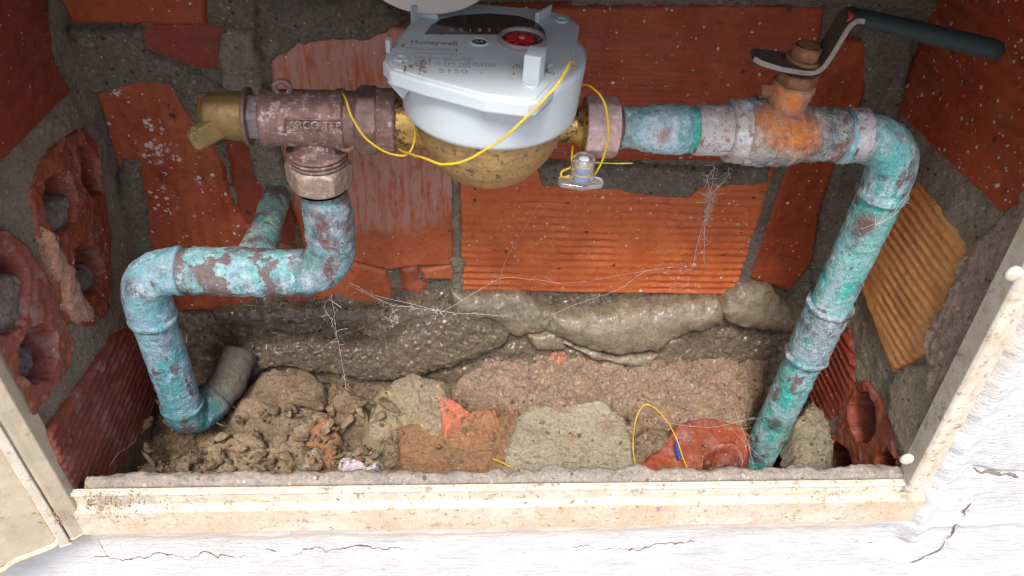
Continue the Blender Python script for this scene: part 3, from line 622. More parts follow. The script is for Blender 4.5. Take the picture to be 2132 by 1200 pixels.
stones(MMR, 'heap of small angular brown mortar stones among the left rubble', 301, 40, 300, 820, 815, 985, 3.5, 9.0, -383)
stones(MMK, 'scatter of small angular buff mortar stones among the left rubble', 311, 24, 440, 830, 840, 985, 3.0, 8.0, -382)
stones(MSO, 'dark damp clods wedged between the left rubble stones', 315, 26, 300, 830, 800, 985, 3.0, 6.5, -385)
stones(MGO, 'small angular orange brick stones among the rubble', 321, 13, 560, 1050, 820, 975, 2.5, 5.5, -384)
stones(MMR, 'small angular brown stones near the foot of the right pipe', 331, 14, 1310, 1530, 850, 930, 2.0, 4, -386)
# crumbs and pebbles too many to count
rs = np.random.RandomState(5)
ico_pts = np.array([(-1, 1.618, 0), (1, 1.618, 0), (-1, -1.618, 0), (1, -1.618, 0), (0, -1, 1.618), (0, 1, 1.618), (0, -1, -1.618), (0, 1, -1.618), (1.618, 0, -1), (1.618, 0, 1), (-1.618, 0, -1), (-1.618, 0, 1)]) / 1.9
ico_fc = [[0, 11, 5], [0, 5, 1], [0, 1, 7], [0, 7, 10], [0, 10, 11], [1, 5, 9], [5, 11, 4], [11, 10, 2], [10, 7, 6], [7, 1, 8], [3, 9, 4], [3, 4, 2], [3, 2, 6], [3, 6, 8], [3, 8, 9], [4, 9, 5], [2, 4, 11], [6, 2, 10], [8, 6, 7], [9, 8, 1]]
def pebbles(name, mat, boxes, n, r0, r1, label, seed):
    r = np.random.RandomState(seed); parts = []
    ico = [(-1, 1.618, 0), (1, 1.618, 0), (-1, -1.618, 0), (1, -1.618, 0), (0, -1, 1.618), (0, 1, 1.618), (0, -1, -1.618), (0, 1, -1.618), (1.618, 0, -1), (1.618, 0, 1), (-1.618, 0, -1), (-1.618, 0, 1)]
    fc = [[0, 11, 5], [0, 5, 1], [0, 1, 7], [0, 7, 10], [0, 10, 11], [1, 5, 9], [5, 11, 4], [11, 10, 2], [10, 7, 6], [7, 1, 8], [3, 9, 4], [3, 4, 2], [3, 2, 6], [3, 6, 8], [3, 8, 9], [4, 9, 5], [2, 4, 11], [6, 2, 10], [8, 6, 7], [9, 8, 1]]
    A = np.array(ico) / 1.9
    for i in range(n):
        x0, x1, y0, y1, z = boxes[r.randint(len(boxes))]
        c = np.array([r.uniform(x0, x1), r.uniform(y0, y1), 0]); c[2] = z(c[0], c[1])
        s = r0 + (r1 - r0) * r.rand() ** 3
        q, _ = np.linalg.qr(r.randn(3, 3)); parts.append((((A * (1 + .25 * r.randn(12, 1))) * (s, s * r.uniform(.6, 1), s * r.uniform(.5, .9))) @ q.T + c, fc))
    V, F = join(parts); o = link(name, V, F, mat, smooth=False); props(o, label, 'pebbles', kind='stuff'); return o
zf = lambda x, y: float(ZF + floor_h(np.array([x]), np.array([y]))[0] + .6)
pebbles('gravel', MMR, [(-170, 240, 268, 350, zf)], 1300, .7, 4.2, 'brown crumbs and gravel scattered over the niche floor', 7)
pebbles('gravel', MGO, [(-120, 240, 270, 350, zf)], 260, .6, 3.4, 'orange brick crumbs scattered among the gravel', 8)
pebbles('gravel', MMK, [(-150, 240, 270, 350, zf)], 260, .5, 2.6, 'pale buff pebbles scattered among the gravel', 9)

def on_chunks(name, mat, n, r0, r1, label, seed):
    r = np.random.RandomState(seed); parts = []; A = ico_pts
    while len(parts) < n:
        P, top = PIECES[r.randint(len(PIECES))]; p = r.uniform(P.min(0), P.max(0))
        if sdist(np.array([p[0]]), np.array([p[1]]), P)[0] < -1: continue
        s_ = r0 + (r1 - r0) * r.rand() ** 3; q_, _ = np.linalg.qr(r.randn(3, 3))
        parts.append((((A * (1 + .25 * r.randn(12, 1))) * (s_, s_ * .75, s_ * .6)) @ q_.T + (p[0], p[1], ZF + top + r.uniform(-.6, .6)), ico_fc))
    V, F = join(parts); props(link(name, V, F, mat, smooth=False), label, 'pebbles', kind='stuff')
on_chunks('gravel', MMR, 520, .4, 2.4, 'brown crumbs lying on top of the mortar chunks', 12)
on_chunks('gravel', MGO, 130, .4, 2.0, 'orange brick grains lying on top of the mortar chunks', 13)
on_chunks('gravel', MSO, 260, .4, 2.2, 'dark earth crumbs lying on top of the mortar chunks', 14)
pebbles('gravel', MMR, [(-165, 60, 268, 345, zf)], 260, 3, 7.5, 'broken brown mortar bits lying between the big chunks', 10)
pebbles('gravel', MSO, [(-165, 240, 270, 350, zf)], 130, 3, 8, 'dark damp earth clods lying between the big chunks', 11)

# ------------------------------------------------------------------ outer plastered wall, ledge, frame, door
def m_white():
    t = NT('white_plaster'); n = t.noise(24, 6, .6); col = t.mix(t.rng(n, .4, .7), (.63, .635, .645), (.52, .525, .54))
    g = t.n.new('ShaderNodeSeparateXYZ'); t.l.new(t.pos, g.inputs[0])
    zz = t.rng(t.ma('ADD', g.outputs[2], t.ma('MULTIPLY', t.ma('SUBTRACT', t.noise(14, 6, .7), .5), 26)), -397, -374, 0, 1)
    xx = t.rng(g.outputs[0], 262, 240, 0, 1)
    col = t.mix(t.ma('MULTIPLY', t.ma('MULTIPLY', zz, xx), .85), col, (.62, .46, .32))
    for c in (PY(2040, 980, YF), PY(2070, 988, YF), PY(2100, 991, YF), PY(2010, 1065, YF), PY(1988, 1098, YF), PY(1972, 1125, YF), PY(1955, 1150, YF), PY(1930, 1163, YF), PY(1845, 1105, YF), PY(1830, 1112, YF)): col = t.mix(t.ma('MULTIPLY', t.ball(c, 3.6, .9, 4, 2), .8), col, (.22, .19, .16))
    d1 = t.rng(t.noise(7, 8, .75, (3, 3, 3), sc=(1, 1, 2.2)), .615, .66, 0, .75); lo = t.rng(t.noise(40, 3, .5, (1, 7, 7)), .45, .6)
    col = t.mix(t.ma('MULTIPLY', d1, lo), col, (.3, .25, .2))
    col = t.mix(t.ma('MULTIPLY', t.dots(4, .86, .2, (2, 2, 2), .6), .7), col, (.35, .28, .22))
    return t.fin(col, .85, bump=t.ma('ADD', t.noise(1.3, 5, .65), t.ma('MULTIPLY', t.noise(4, 5, .6, sc=(.3, 1, 1.6)), 1)), bd=.7, spec=.3)
WH = m_white()
def m_cream():
    t = NT('cream_plastic'); n = t.noise(18, 6, .65); col = t.mix(t.rng(n, .38, .62), (.62, .58, .50), (.54, .49, .40))
    st = t.noise(3, 6, .7, sc=(2.2, 1, .25)); band = t.rng(t.noise(45, 3, off=(3, 0, 0)), .4, .6)
    g = t.n.new('ShaderNodeSeparateXYZ'); t.l.new(t.pos, g.inputs[0]); low = t.rng(g.outputs[2], -347, -352, 0, 1)
    col = t.mix(t.ma('MULTIPLY', t.ma('MULTIPLY', t.rng(st, .36, .6, .15, .8), band), low), col, (.55, .36, .22))
    col = t.mix(t.rng(t.noise(9, 8, .75, (16, 1, 2)), .5, .62, 0, .6), col, (.47, .36, .24)); col = t.mix(t.rng(t.noise(6, 8, .78, (6, 1, 2)), .55, .62, 0, .85), col, (.25, .185, .12))
    col = t.mix(t.ma('MULTIPLY', t.dots(5, .84, .18, (3, 2, 2), .6), .8), col, (.16, .11, .08))
    return t.fin(col, .5, bump=t.ma('ADD', t.noise(2.2, 5), t.ma('MULTIPLY', t.noise(.8, 3), .4)), bd=.2, spec=.4)
CR = m_cream()
t = NT('cream_plastic_dirty'); n = t.noise(16, 6, .65)
col = t.mix(t.rng(n, .38, .62), (.55, .47, .35), (.46, .39, .29)); col = t.mix(t.rng(t.noise(5, 8, .8, (4, 4, 1)), .56, .64, 0, .8), col, (.34, .24, .17))
col = t.mix(t.rng(t.noise(2.4, 6, .8, (1, 4, 1)), .64, .7, 0, .9), col, (.66, .55, .47))
DC = t.fin(col, .6, bump=t.noise(2.4, 6, .8, (1, 4, 1)), bd=.5)
OX0, OX1, OZ0, OZ1 = XL - 4, XR + 1, -338., ZC + 4          # opening of the niche in the wall
wl = thing('plastered_wall', 'white plastered outer wall around the meter niche', 'wall', (35, YF, -1100))
gap = on(FRONT, [(2025, 975), (2055, 985), (2085, 990), (2132, 990)]); ck = on(FRONT, [(2030, 1040), (1990, 1095), (1960, 1150), (1900, 1175), (1870, 1185)])
def segd(u, v, pts):
    d = np.full(u.shape, 1e9)
    for a, b in zip(pts[:-1], pts[1:]):
        e = b - a; t = np.clip(((u - a[0]) * e[0] + (v - a[1]) * e[1]) / e.dot(e), 0, 1)
        d = np.minimum(d, np.hypot(u - a[0] - t * e[0], v - a[1] - t * e[1]))
    return d
def front_h(u, v):
    h = .8 * fbm(u / 34, v / 20, 0, 91, 4) + .16 * fbm(u / 5, v / 3, 0, 92, 4)
    dr = u - (262 - .117 * (v + 352) + 1.5 * fbm(v / 9, u * 0, 0, 3, 4)); h = h + 4.5 * np.exp(-((dr - 9) / 7) ** 2) * (v > -400) + 1.6 * np.clip(dr / 8, 0, 1)
    h = h + 1.2 * np.exp(-((v + 384 + fbm(u / 20, v * 0, 0, 8, 4) * 1.5) / 4) ** 2) - .5 * np.exp(-((v + 397 + 2 * fbm(u / 25, v * 0, 0, 8, 4)) / 1.0) ** 2) * np.clip(fbm(u / 30, v / 10, 0, 93, 2) + .2, 0, 1)
    w1 = .5 * fbm(u / 2.5, v / 2.5, 0, 94, 4)
    for pts, k, w in ((gap, 2.2, 3.2), (ck, 1.8, 2.6)): h = h - k * np.clip(1 - (segd(u, v, pts) + w1 * 1.6) / w, 0, 1)
    return h - 2.0
pl_keep = lambda u, v: ~((u > OX0 - 6) & (u < 259 - .117 * (v + 352)) & (v > -371) & (v < OZ1))
sheet('plaster', FRONT, (-300, -480, 430, ZC + 30), front_h, WH, wl, res=1.25, keep=pl_keep)
CRK = m_plain('crack_dirt', (.2, .17, .14), .95, bd=.5)
for nm, px, rm in (('crack', [(2028, 974), (2045, 984), (2062, 982), (2080, 988), (2100, 987), (2118, 993), (2140, 991)], .8), ('crack', [(2022, 1048), (2010, 1062), (2006, 1080), (1990, 1093), (1984, 1110), (1970, 1122)], .55),
                   ('crack', [(1968, 1126), (1962, 1140), (1948, 1150), (1930, 1158), (1902, 1170), (1850, 1176)], .4)):
    C = catmull([PY(a_, b_, YF + 1.1) for a_, b_ in px], 14); C = C + .9 * rm ** .5 * np.stack([fbm(C[:, 0] / 3, C[:, 2] / 3, 0, 7, 4), C[:, 0] * 0, fbm(C[:, 0] / 3, C[:, 2] / 3, 0, 9, 4)], 1)
    tt = np.linspace(0, 1, len(C)); sweep(nm, C, rm * np.sin(np.pi * np.clip(tt, .02, .98)) ** .4 * (1 + .5 * fbm(tt * 14, tt * 0, 0, 3, 3)), CRK, wl, seg=10)
V, F = join([boxdata((35, YF + 70, -800), (4000, 112, 640)), boxdata((35, YF + 70, 700), (4000, 112, 1508)),
             boxdata((-1130, YF + 70, -266), (1668, 112, 427)), boxdata((1345, YF + 70, -266), (1830, 112, 427))])
link('masonry', V, F, WH, wl, False)
# inner mortar ledge along the bottom of the opening
lg = thing('mortar_ledge', 'cracked grey mortar strip behind the bottom rail of the frame', 'mortar', (35, YF + 3, -338))
def led(u, v):
    c = np.minimum(np.abs(u - 43.5 - .6 * fbm(v / 3, u * 0, 0, 3, 3)), np.abs(u - 172 - .4 * fbm(v / 2, u * 0, 0, 5, 3)) + .35)
    return .8 * fbm(u / 9, v / 4, 0, 95, 5) + .35 * fbm(u / 2.2, v / 2.2, 0, 96, 3) - 1.6 * np.clip(1 - c / .8, 0, 1)
prof = [(.2, -7), (.5, -1.8), (1.6, -.4), (4, .2), (5.6, 0), (7.2, -.8), (8.4, -8), (9, -70)]
us = np.arange(XL + 4, XR + 1, .8); ks = []
pp, _ = resample([(0, a, b) for a, b in prof], .8)
Vv = []
for x in us:
    edge = 1.1 * fbm(np.array(x / 7), 0., 0, 97, 4) + 1.1 * np.clip(fbm(np.array(x / 19), 3., 0, 98, 3) - .3, 0, 2) * 2
    Vv.append(np.c_[np.full(len(pp), x), YF + 2.0 + pp[:, 1] * (1 + .1 * edge) + np.where(pp[:, 1] > 4, edge, 0), -338 + pp[:, 2]])
Vv = np.array(Vv); hz = led(Vv[..., 0], Vv[..., 1]); Vv[..., 2] += hz * (pp[:, 2] > -6)
I = np.arange(Vv.shape[0] * Vv.shape[1]).reshape(Vv.shape[:2])
link('mortar_strip', Vv.reshape(-1, 3), np.stack([I[:-1, :-1], I[1:, :-1], I[1:, 1:], I[:-1, 1:]], -1).reshape(-1, 4), MLED, lg)
# frame: rails extruded along their length
fr = thing('meter_box_frame', 'weathered cream plastic frame around the niche opening', 'frame', (35, YF, -376))
def extr(name, prof, a, b, mat, parent, axis='x', shear=0., step=2., bow=None):
    P = np.array(prof, float); n = max(2, int(abs(b - a) / step)); s = np.linspace(a, b, n); V = []
    for t in s:
        if axis == 'x': V.append(np.c_[np.full(len(P), t), P[:, 0], P[:, 1]])
        else: V.append(np.c_[P[:, 0] + shear * (t - a), P[:, 1], np.full(len(P), t)])
    V = np.array(V); V = V + .18 * fbm(V[..., 0] / 22, V[..., 1] / 9, V[..., 2] / 22, 5, 3)[..., None] * np.array((.6, .6, .6))
    m = len(P); I = np.arange(n * m).reshape(n, m); p, q = I[:-1], I[1:]
    F = np.stack([p, np.roll(p, -1, 1), np.roll(q, -1, 1), q], -1).reshape(-1, 4).tolist()
    F = [x[::-1] for x in F] if axis == 'x' else F
    F += [I[0].tolist(), I[-1][::-1].tolist()]
    return bevel(link(name, V.reshape(-1, 3), F, mat, parent, False), .5, 2)
extr('bottom_rail', [(YF + 2, -340.4), (YF - 1.2, -340.2), (YF - 1.8, -342.0), (YF - .6, -343.2), (YF - .9, -350.5), (YF - 4.2, -353.0), (YF - 4.4, -373), (YF + 2, -374)], -186, 265, CR, fr)
sh = (230.5 - 250.5) / 170.
extr('right_rail', [(250.6, YF + 9), (249.2, YF - 3.5), (250.6, YF - 5), (255.4, YF - 5.2), (257.2, YF - 2.8), (262.5, YF - 2.4), (263.5, YF + 3)], -341, ZC + 16, CR, fr, 'z', sh)
extr('left_rail', [(-181.0, YF + 6), (-181.2, YF - 3), (-184.5, YF - 5.5), (-186.8, YF - 7.5), (-188.6, YF - 7.5), (-189.2, YF + 1), (-190, YF + 6)], -371, ZC + 16, DC, fr, 'z', -.01)
extr('top_rail', [(YF + 2, ZC + 2), (YF - 5, ZC + 2), (YF - 5, ZC + 16), (YF + 2, ZC + 16)], OX0, 262, CR, fr)
for q in ((1889, 958), (2112, 572)):
    c = PY(q[0], q[1], YF - 7)
    lathe('screw_cap', c, (0, -1, 0), [(-1.5, .1), (-1.5, 3.5), (0, 3.5), (.8, 2.9), (1.2, 1.6), (1.3, .1)], CR, fr, seg=24)
# open door at the left
dr = thing('meter_box_door', 'open cream plastic door of the meter box, hinged at the left', 'door', (-192, YF - 4, -376))
hp = np.array((-193., YF - 6)); de = PZ(0, 1172, -376)[:2] - hp; de /= np.linalg.norm(de); dn = np.array((-de[1], de[0])) * -1
if dn[1] > 0: dn = -dn
def dpt(a, b, z): w = hp + de * a + dn * b; return (w[0], w[1], z)
# groove wall and hinge strip, then the leaf
extr('hinge_channel', [(-190.2, YF - 1.5), (-198, YF - 1.5), (-198, YF + 4), (-190.2, YF + 4)], -366, ZC + 16, DC, fr, 'z', -.01)
extr('hinge_strip', [tuple(dpt(-3, 4.5, 0)[:2]), tuple(dpt(1.4, 4.5, 0)[:2]), tuple(dpt(2, 0, 0)[:2]), tuple(dpt(-3, -2, 0)[:2])], -373, ZC + 12, CR, dr, 'z')
def door_h(u, v): return .25 * fbm(u / 14, v / 14, 0, 33, 4) + .5 * np.clip(fbm(u / 4, v / 4, 0, 34, 4) - .25, 0, 1) * np.clip(1 - np.abs(u - 22) / 25, 0, 1)
DP = Plane((hp[0], hp[1], 0), (de[0], de[1], 0), (0, 0, 1))
if DP.N[1] > 0: DP = Plane((hp[0], hp[1], 0), (-de[0], -de[1], 0), (0, 0, 1))
sg = 1 if DP.U.dot((de[0], de[1], 0)) > 0 else -1
def door_edge(u): return -374 - 2.0 * np.clip(np.abs(u) / 20, 0, 1)
P = [(sg * 1.5, -371), (sg * 6, -374.5), (sg * 22, -376), (sg * 34, -381), (sg * 70, -384), (sg * 110, -384), (sg * 110, ZC + 10), (sg * 1.5, ZC + 10)]
relief('door_leaf', DP, P, lambda u, v, sd: 1.2 + door_h(u, v), DC, dr, jit=.3, drop=3, steep=2.5, res=1.2)
C = catmull([DP.O + DP.U * u + DP.V * v + DP.N * 1.4 for u, v in P[0:6]], 8); sweep('door_lip', C, 1.7, CR, dr, seg=12, amp=.25)
# grit caught in the frame corner
zz = lambda x, y: -350 - 2
cg = []
r = np.random.RandomState(3)
ico8 = (np.array([(1, 0, 0), (-1, 0, 0), (0, 1, 0), (0, -1, 0), (0, 0, 1), (0, 0, -1)], float), [[0, 2, 4], [2, 1, 4], [1, 3, 4], [3, 0, 4], [2, 0, 5], [1, 2, 5], [3, 1, 5], [0, 3, 5]])
for i in range(420):
    if i < 260: p = PY(175 + abs(r.randn()) * 75, 1052 + r.randn() * 13, YF - 6)
    elif i < 340: p = PY(118 + r.randn() * 22, 1078 + r.randn() * 10, YF - 9)
    else: p = PY(r.uniform(200, 1850), 1046 + r.randn() * 5, YF - 5.6)
    s = (.25 + .9 * r.rand() ** 3); q, _ = np.linalg.qr(r.randn(3, 3))
    cg.append(((ico8[0] * (s * 1.8, s * .7, s * .6)) @ q.T + p, ico8[1]))
V, F = join(cg); props(link('grit', V, F, m_plain('grit_brown', (.34, .25, .17), .9), smooth=False), 'brown grit and dry crumbs lodged on the cream frame', 'grit', kind='stuff')

# ------------------------------------------------------------------ plumbing
cp = lambda *a, **k: m_copper(*a, **k)
# right copper pipe (elbow, straight pipe with coupling)
AX = PY(1245, 265, YP)[2]                                     # height of the horizontal run
vx = 214.5
CPR = m_copper('verdigris_right', .8, .45, .3, 3, tq=(.06, .42, .37), pl=(.36, .50, .56), patch=[(PY(1850, 335, YP - 12), 11, (.15, .55, .58)), (PY(1800, 470, YP - 11), 9, (.2, .08, .07)), (PY(1690, 740, YP - 11), 12, (.3, .35, .42)), (PY(1610, 890, YP - 11), 7, (.09, .05, .06)), (PY(1570, 960, YP - 11), 9, (.1, .06, .07))])
CPE = m_copper('verdigris_elbow', .5, .7, .35, 8, patch=[(PY(1850, 350, YP - 13), 11, (.12, .55, .58)), (PY(1830, 260, YP - 13), 9, (.2, .2, .24)), (PY(1820, 305, YP - 13), 4, (.2, .07, .06)), (PY(1810, 245, YP - 13), 5, (.2, .5, .56))])
rp = thing('copper_pipe', 'turquoise corroded copper pipe running down the right side from its elbow', 'pipe', (vx, YP, ZF - 12))
pth = fillet([(182, YP, AX - 1), (vx - 1, YP, AX - 3), (vx, YP, -206)], [0, 21])
C, s = resample(pth, .9)
rr = 11.6 + .8 * ((s < 4) | (s > s[-1] - 4)) ; sweep('elbow', C, rr, CPE, rp, amp=.45, ns=4, seg=48)
C, s = resample([(vx, YP, -202), (vx + .3, YP, -306), (vx, YP, ZF - 75)], .9)
sweep('pipe', C, 10.9, CPR, rp, amp=.5, ns=4.5, seed=3, seg=48)
C, s = resample([(vx + .2, YP, -279), (vx + .2, YP, -322)], .8)
rr = 12.1 + .9 * ((s < 2.5) | (s > s[-1] - 2.5)) - .0 * s; sweep('coupling', C, rr, m_copper('verdigris_coupling', .38, .75, .2, 12, pl=(.33, .38, .45)), rp, amp=.55, ns=4, seed=5, seg=48)
# ball valve on the right
VB = PY(1625, 275, YP)
MV = m_copper('valve_body_scale', .12, .62, .45, 21, rust=[(PY(1640, 245, YP - 14), 17), (PY(1675, 285, YP - 14), 12), (PY(1600, 235, YP - 13), 9)], tq=(.16, .3, .24), pl=(.40, .36, .33))
MVL = m_metal('valve_nut_scale', (.42, .42, .46), (.33, .29, .27), (.56, .6, .68), .75, 0., 4, .8, (.22, .07, .02), .6)
MRU = m_metal('rust', (.2, .085, .045), (.27, .13, .07), (.14, .06, .04), .85, 0., 7, .5, (.45, .14, .03), .5)
MRO = m_metal('orange_rust', (.42, .15, .05), (.3, .16, .1), (.3, .27, .25), .85, 0., 9, .5, (.7, .22, .03), .6, stain=[(PY(1612, 205, YP - 9), 6, (.68, .22, .04)), (PY(1650, 210, YP - 9), 5, (.68, .2, .03))])
bv = thing('ball_valve', 'rust stained ball valve with steel lever and black grip on the right run', 'valve', (VB[0], YP, AX - 16))
x = lambda px: PY(px, 272, YP)[0]
def hx(nm, x0, x1, prof, mat, par, **k): return lathe(nm, (x0, YP, AX), (1, 0, 0), [(a, b) for a, b in prof], mat, par, **k)
L = x(1535) - x(1443)
hx('end_connector', x(1443), 0, [(0, .1), (0, 9.6), (1, 11.3), (L * .9, 11.6), (L, 12.4), (L + 1, .1)], MVL, bv, amp=.5, ns=3, seed=3)
L = x(1555) - x(1512)
hx('collar', x(1512), 0, [(0, .1), (0, 12.6), (1, 14.2), (L - 1, 14.6), (L, 13.8), (L, .1)], MVL, bv, amp=.5, ns=3, seed=4)
L = x(1708) - x(1545)
hx('valve_body', x(1545), 0, [(0, .1), (0, 14.6), (2, 15.6), (L * .42, 15.8), (L * .6, 15.2), (L * .8, 13.2), (L, 12.2), (L, .1)], MV, bv, amp=.6, ns=4, seed=6, seg=64)
L = x(1750) - x(1700)
hx('hex_end', x(1700), 0, [(0, .1), (0, 12), (L, 12), (L, .1)], MV, bv, cross=hexcross(11.6, 0, L, 1.5, .3), amp=.3, seed=7)
hx('pipe', x(1745), 0, [(0, .1), (0, 10.8), (x(1800) - x(1745), 10.8), (x(1800) - x(1745), .1)], m_copper('verdigris_stub', .2, .35, .5, 31, tq=(.2, .22, .14), pl=(.32, .3, .27)), bv, amp=.3)
hx('solder_collar', x(1765), 0, [(0, .1), (0, 11.4), (1, 12), (x(1800) - x(1765), 12.2), (x(1800) - x(1765), .1)], MVL, bv, amp=.5, ns=3)
# bonnet and stem
st = VB.copy(); st[0] = x(1618)
lathe('bonnet', (st[0], YP, AX + 10), (0.02, 0, 1), [(0, .1), (0, 8.5), (4, 8.4), (7, 9.0), (14, 9.4), (15, 8.8), (15, .1)], MRO, bv, amp=.5, ns=3)
lathe('stop_lug', (st[0] - 6, YP, AX + 20), (-1, 0, 0), [(0, .1), (0, 3.2), (7.5, 3.0), (7.5, .1)], MRU, bv, cross=None, seg=4, smooth=False, amp=.2)
lathe('gland_nut', (st[0] + 1, YP, AX + 24.5), (0, 0, 1), [(0, .1), (0, 8.8), (5.5, 8.8), (5.5, .1)], MRU, bv, cross=hexcross(7.8, 0, 5.5, 1, .2), amp=.25)
zt = AX + 30.6
def ribbon(name, cl, w, th, mat, par, wdir=(0, 1, 0), bev=.5):
    C = np.array(cl, float); T = np.gradient(C, axis=0); T /= np.linalg.norm(T, axis=1)[:, None]; Wd = np.array(wdir, float); Wd /= np.linalg.norm(Wd); V = []
    w = np.broadcast_to(w, (len(C),))
    for i in range(len(C)):
        N = np.cross(T[i], Wd); N /= np.linalg.norm(N)
        V += [C[i] + Wd * w[i] / 2 + N * th / 2, C[i] - Wd * w[i] / 2 + N * th / 2, C[i] - Wd * w[i] / 2 - N * th / 2, C[i] + Wd * w[i] / 2 - N * th / 2]
    F = [[0, 1, 2, 3]]; n = len(C)
    for i in range(n - 1):
        for k in range(4): F.append([4 * i + k, 4 * i + 4 + k, 4 * i + 4 + (k + 1) % 4, 4 * i + (k + 1) % 4])
    F.append([4 * n - 1, 4 * n - 2, 4 * n - 3, 4 * n - 4])
    o = link(name, V, F, mat, par, False); return bevel(o, bev, 2)
hd = np.array((.93, -.33, 0)); wd = np.array((.33, .93, 0))
LV = [PY(1577, 131, YP - 8) + (0, 8, 0), PY(1598, 137, YP - 8) + (0, 8, 0), PY(1640, 146, YP - 8) + (0, 8, 0), PY(1688, 151, YP - 8) + (0, 7, 0), PY(1714, 143, YP - 8) + (0, 7, 0), PY(1735, 117, YP - 9) + (0, 7, 0),
      PY(1758, 80, YP - 10) + (0, 7, 0), PY(1772, 58, YP - 11) + (0, 7, 0), PY(1788, 46, YP - 12) + (0, 7, 0), PY(1806, 46, YP - 13) + (0, 7, 0)]
zt = LV[2][2]
LVm = m_metal('lever_grime', (.085, .06, .05), (.06, .045, .04), (.15, .1, .08), .7, .1, 3, .3, (.12, .06, .04), .5)
LVe = m_metal('lever_steel', (.27, .25, .22), (.2, .18, .15), (.33, .31, .28), .45, .4, 3, .25, (.2, .12, .08), .3)
LC = catmull(LV, 5); wv = np.interp(np.linspace(0, 1, len(LC)), [0, .08, .2, .4, 1], [8, 12, 16, 15, 13])
LVo = ribbon('lever', LC, wv, 2.1, LVm, bv, wdir=(.12, .99, 0))
wdv = np.array((.12, .99, 0)); ribbon('lever_edge', LC - wdv * (wv[:, None] / 2 + .1), .8, 2.2, LVe, bv, wdir=(.12, .99, 0), bev=.2)
lathe('lever_bolt', (st[0] + 1.5, YP, zt + 1.2), (0, 0, 1), [(0, .1), (0, 7), (6.5, 7), (6.5, .1)], MRU, bv, cross=hexcross(5.7, 0, 6.5, 1.4, .1), amp=.15)
lathe('washer', (st[0] + 1.5, YP, zt + .8), (0, 0, 1), [(0, .1), (0, 8), (1.4, 8), (1.4, .1)], MRU, bv)
g0 = LV[-1] + (-3, 0, -.5); g1 = PZ(2090, 108, LV[-1][2] - 4)
C, s = resample([g0, g1], 1.2); L = s[-1]
gr = np.interp(s, [0, 3, 20, L - 10, L - 4, L - 1, L], [2.8, 3.5, 3.8, 4.1, 4.0, 3.0, 1.4])
sweep('grip', C, gr, m_plain('black_rubber', (.01, .02, .02), .75, bd=.1), bv, cross=lambda th, t: 1.25 - .3 * np.abs(np.cos(th)) , seg=40)
lathe('red_tip', g0 - (2, 0, .5), g1 - g0, [(0, .1), (0, 2.9), (3.6, 3.0), (3.6, .1)], m_plain('red_plastic', (.45, .05, .04), .5), bv, cross=lambda a, r, th: r[:, None] * (1.2 - .5 * np.abs(np.cos(th)))[None, :])
# connector between union and valve
cn = thing('pipe_connector', 'short pipe crusted pale blue between the union nut and the ball valve', 'pipe fitting', (x(1360), YP, AX - 11))
MC = m_copper('pale_blue_crust', .42, .85, .18, 41, tq=(.13, .36, .38), pl=(.40, .52, .60), patch=[(PY(1382, 282, YP - 11), 4.5, (.33, .2, .19)), (PY(1300, 262, YP - 9), 5, (.36, .24, .25)), (PY(1440, 270, YP - 10), 0.1, (.1, .4, .36))])
L = x(1430) - x(1278)
hx('tailpiece', x(1278), 0, [(0, .1), (0, 8.8), (L * .2, 9.1), (L * .38, 9.9), (L * .52, 10.9), (L * .93, 11.2), (L, 10.2), (L, .1)], MC, cn, amp=.8, ns=5, seed=9, seg=56)
hx('green_ring', x(1426), 0, [(0, .1), (0, 9.9), (2, 10.7), (4.2, 10.5), (4.6, .1)], m_copper('green_crust', .95, .1, .1, 44, tq=(.05, .34, .28)), cn, amp=.4)

# water meter
mc = (18.5, 293.)
PLm = NT('grey_plastic'); n = PLm.noise(30, 4); cc = PLm.mix(PLm.rng(n, .35, .7), (.50, .555, .595), (.45, .505, .55))
cc = PLm.mix(PLm.ma('MULTIPLY', PLm.dots(6, .84, .12, (1, 1, 1), .5), .7), cc, (.16, .13, .1)); cc = PLm.mix(PLm.rng(PLm.noise(9, 7, .75, (5, 1, 1)), .66, .74, 0, .5), cc, (.3, .25, .19))
PLM = PLm.fin(cc, .38, bump=PLm.noise(1.2, 3), bd=.03, spec=.5)
BRZ = m_metal('brass_dull', (.55, .36, .15), (.43, .28, .12), (.62, .43, .19), .42, .6, 13, .6, (.09, .07, .06), .5, stain=[(PY(925, 320, 262), 5, (.12, .1, .09)), (PY(980, 330, 262), 4, (.16, .12, .1))])
BRD = m_metal('brass_spotted', (.5, .33, .1), (.42, .27, .09), (.12, .09, .05), .35, .7, 15, .25, (.035, .03, .025), .75)
wm = thing('water_meter', 'pale grey water meter with brass body and open lid in the pipe run', 'water meter', (mc[0], mc[1], AX - 32))
ZL = -133.                         # top face of the register housing
mb = (mc[0], mc[1], 0)
lathe('meter_housing', (mb[0], mb[1], -158), (0, 0, 1), [(-1.5, 30), (-1.5, 35), (-.4, 36.2), (.8, 36.5), (21, 37.6), (24, 37.6), (24, .1)], PLM, wm, seg=96, step=2)
lz = lambda px, z=ZL: PZ(px[0], px[1], z)[:2]
corner = [(797, 128), (806, 104), (868, 30), (884, 22), (1000, 8), (1140, 22), (1185, 32), (1206, 52), (1203, 80), (1196, 132), (1122, 212), (1100, 216), (1010, 205), (880, 170), (812, 148)]
LP = np.array([lz(c) for c in corner])
prism('register_rim', LP, ZL - 6, ZL, PLM, wm, 1.0)
LPi = LP.mean(0) + (LP - LP.mean(0)) * .955
cen = LP.mean(0)
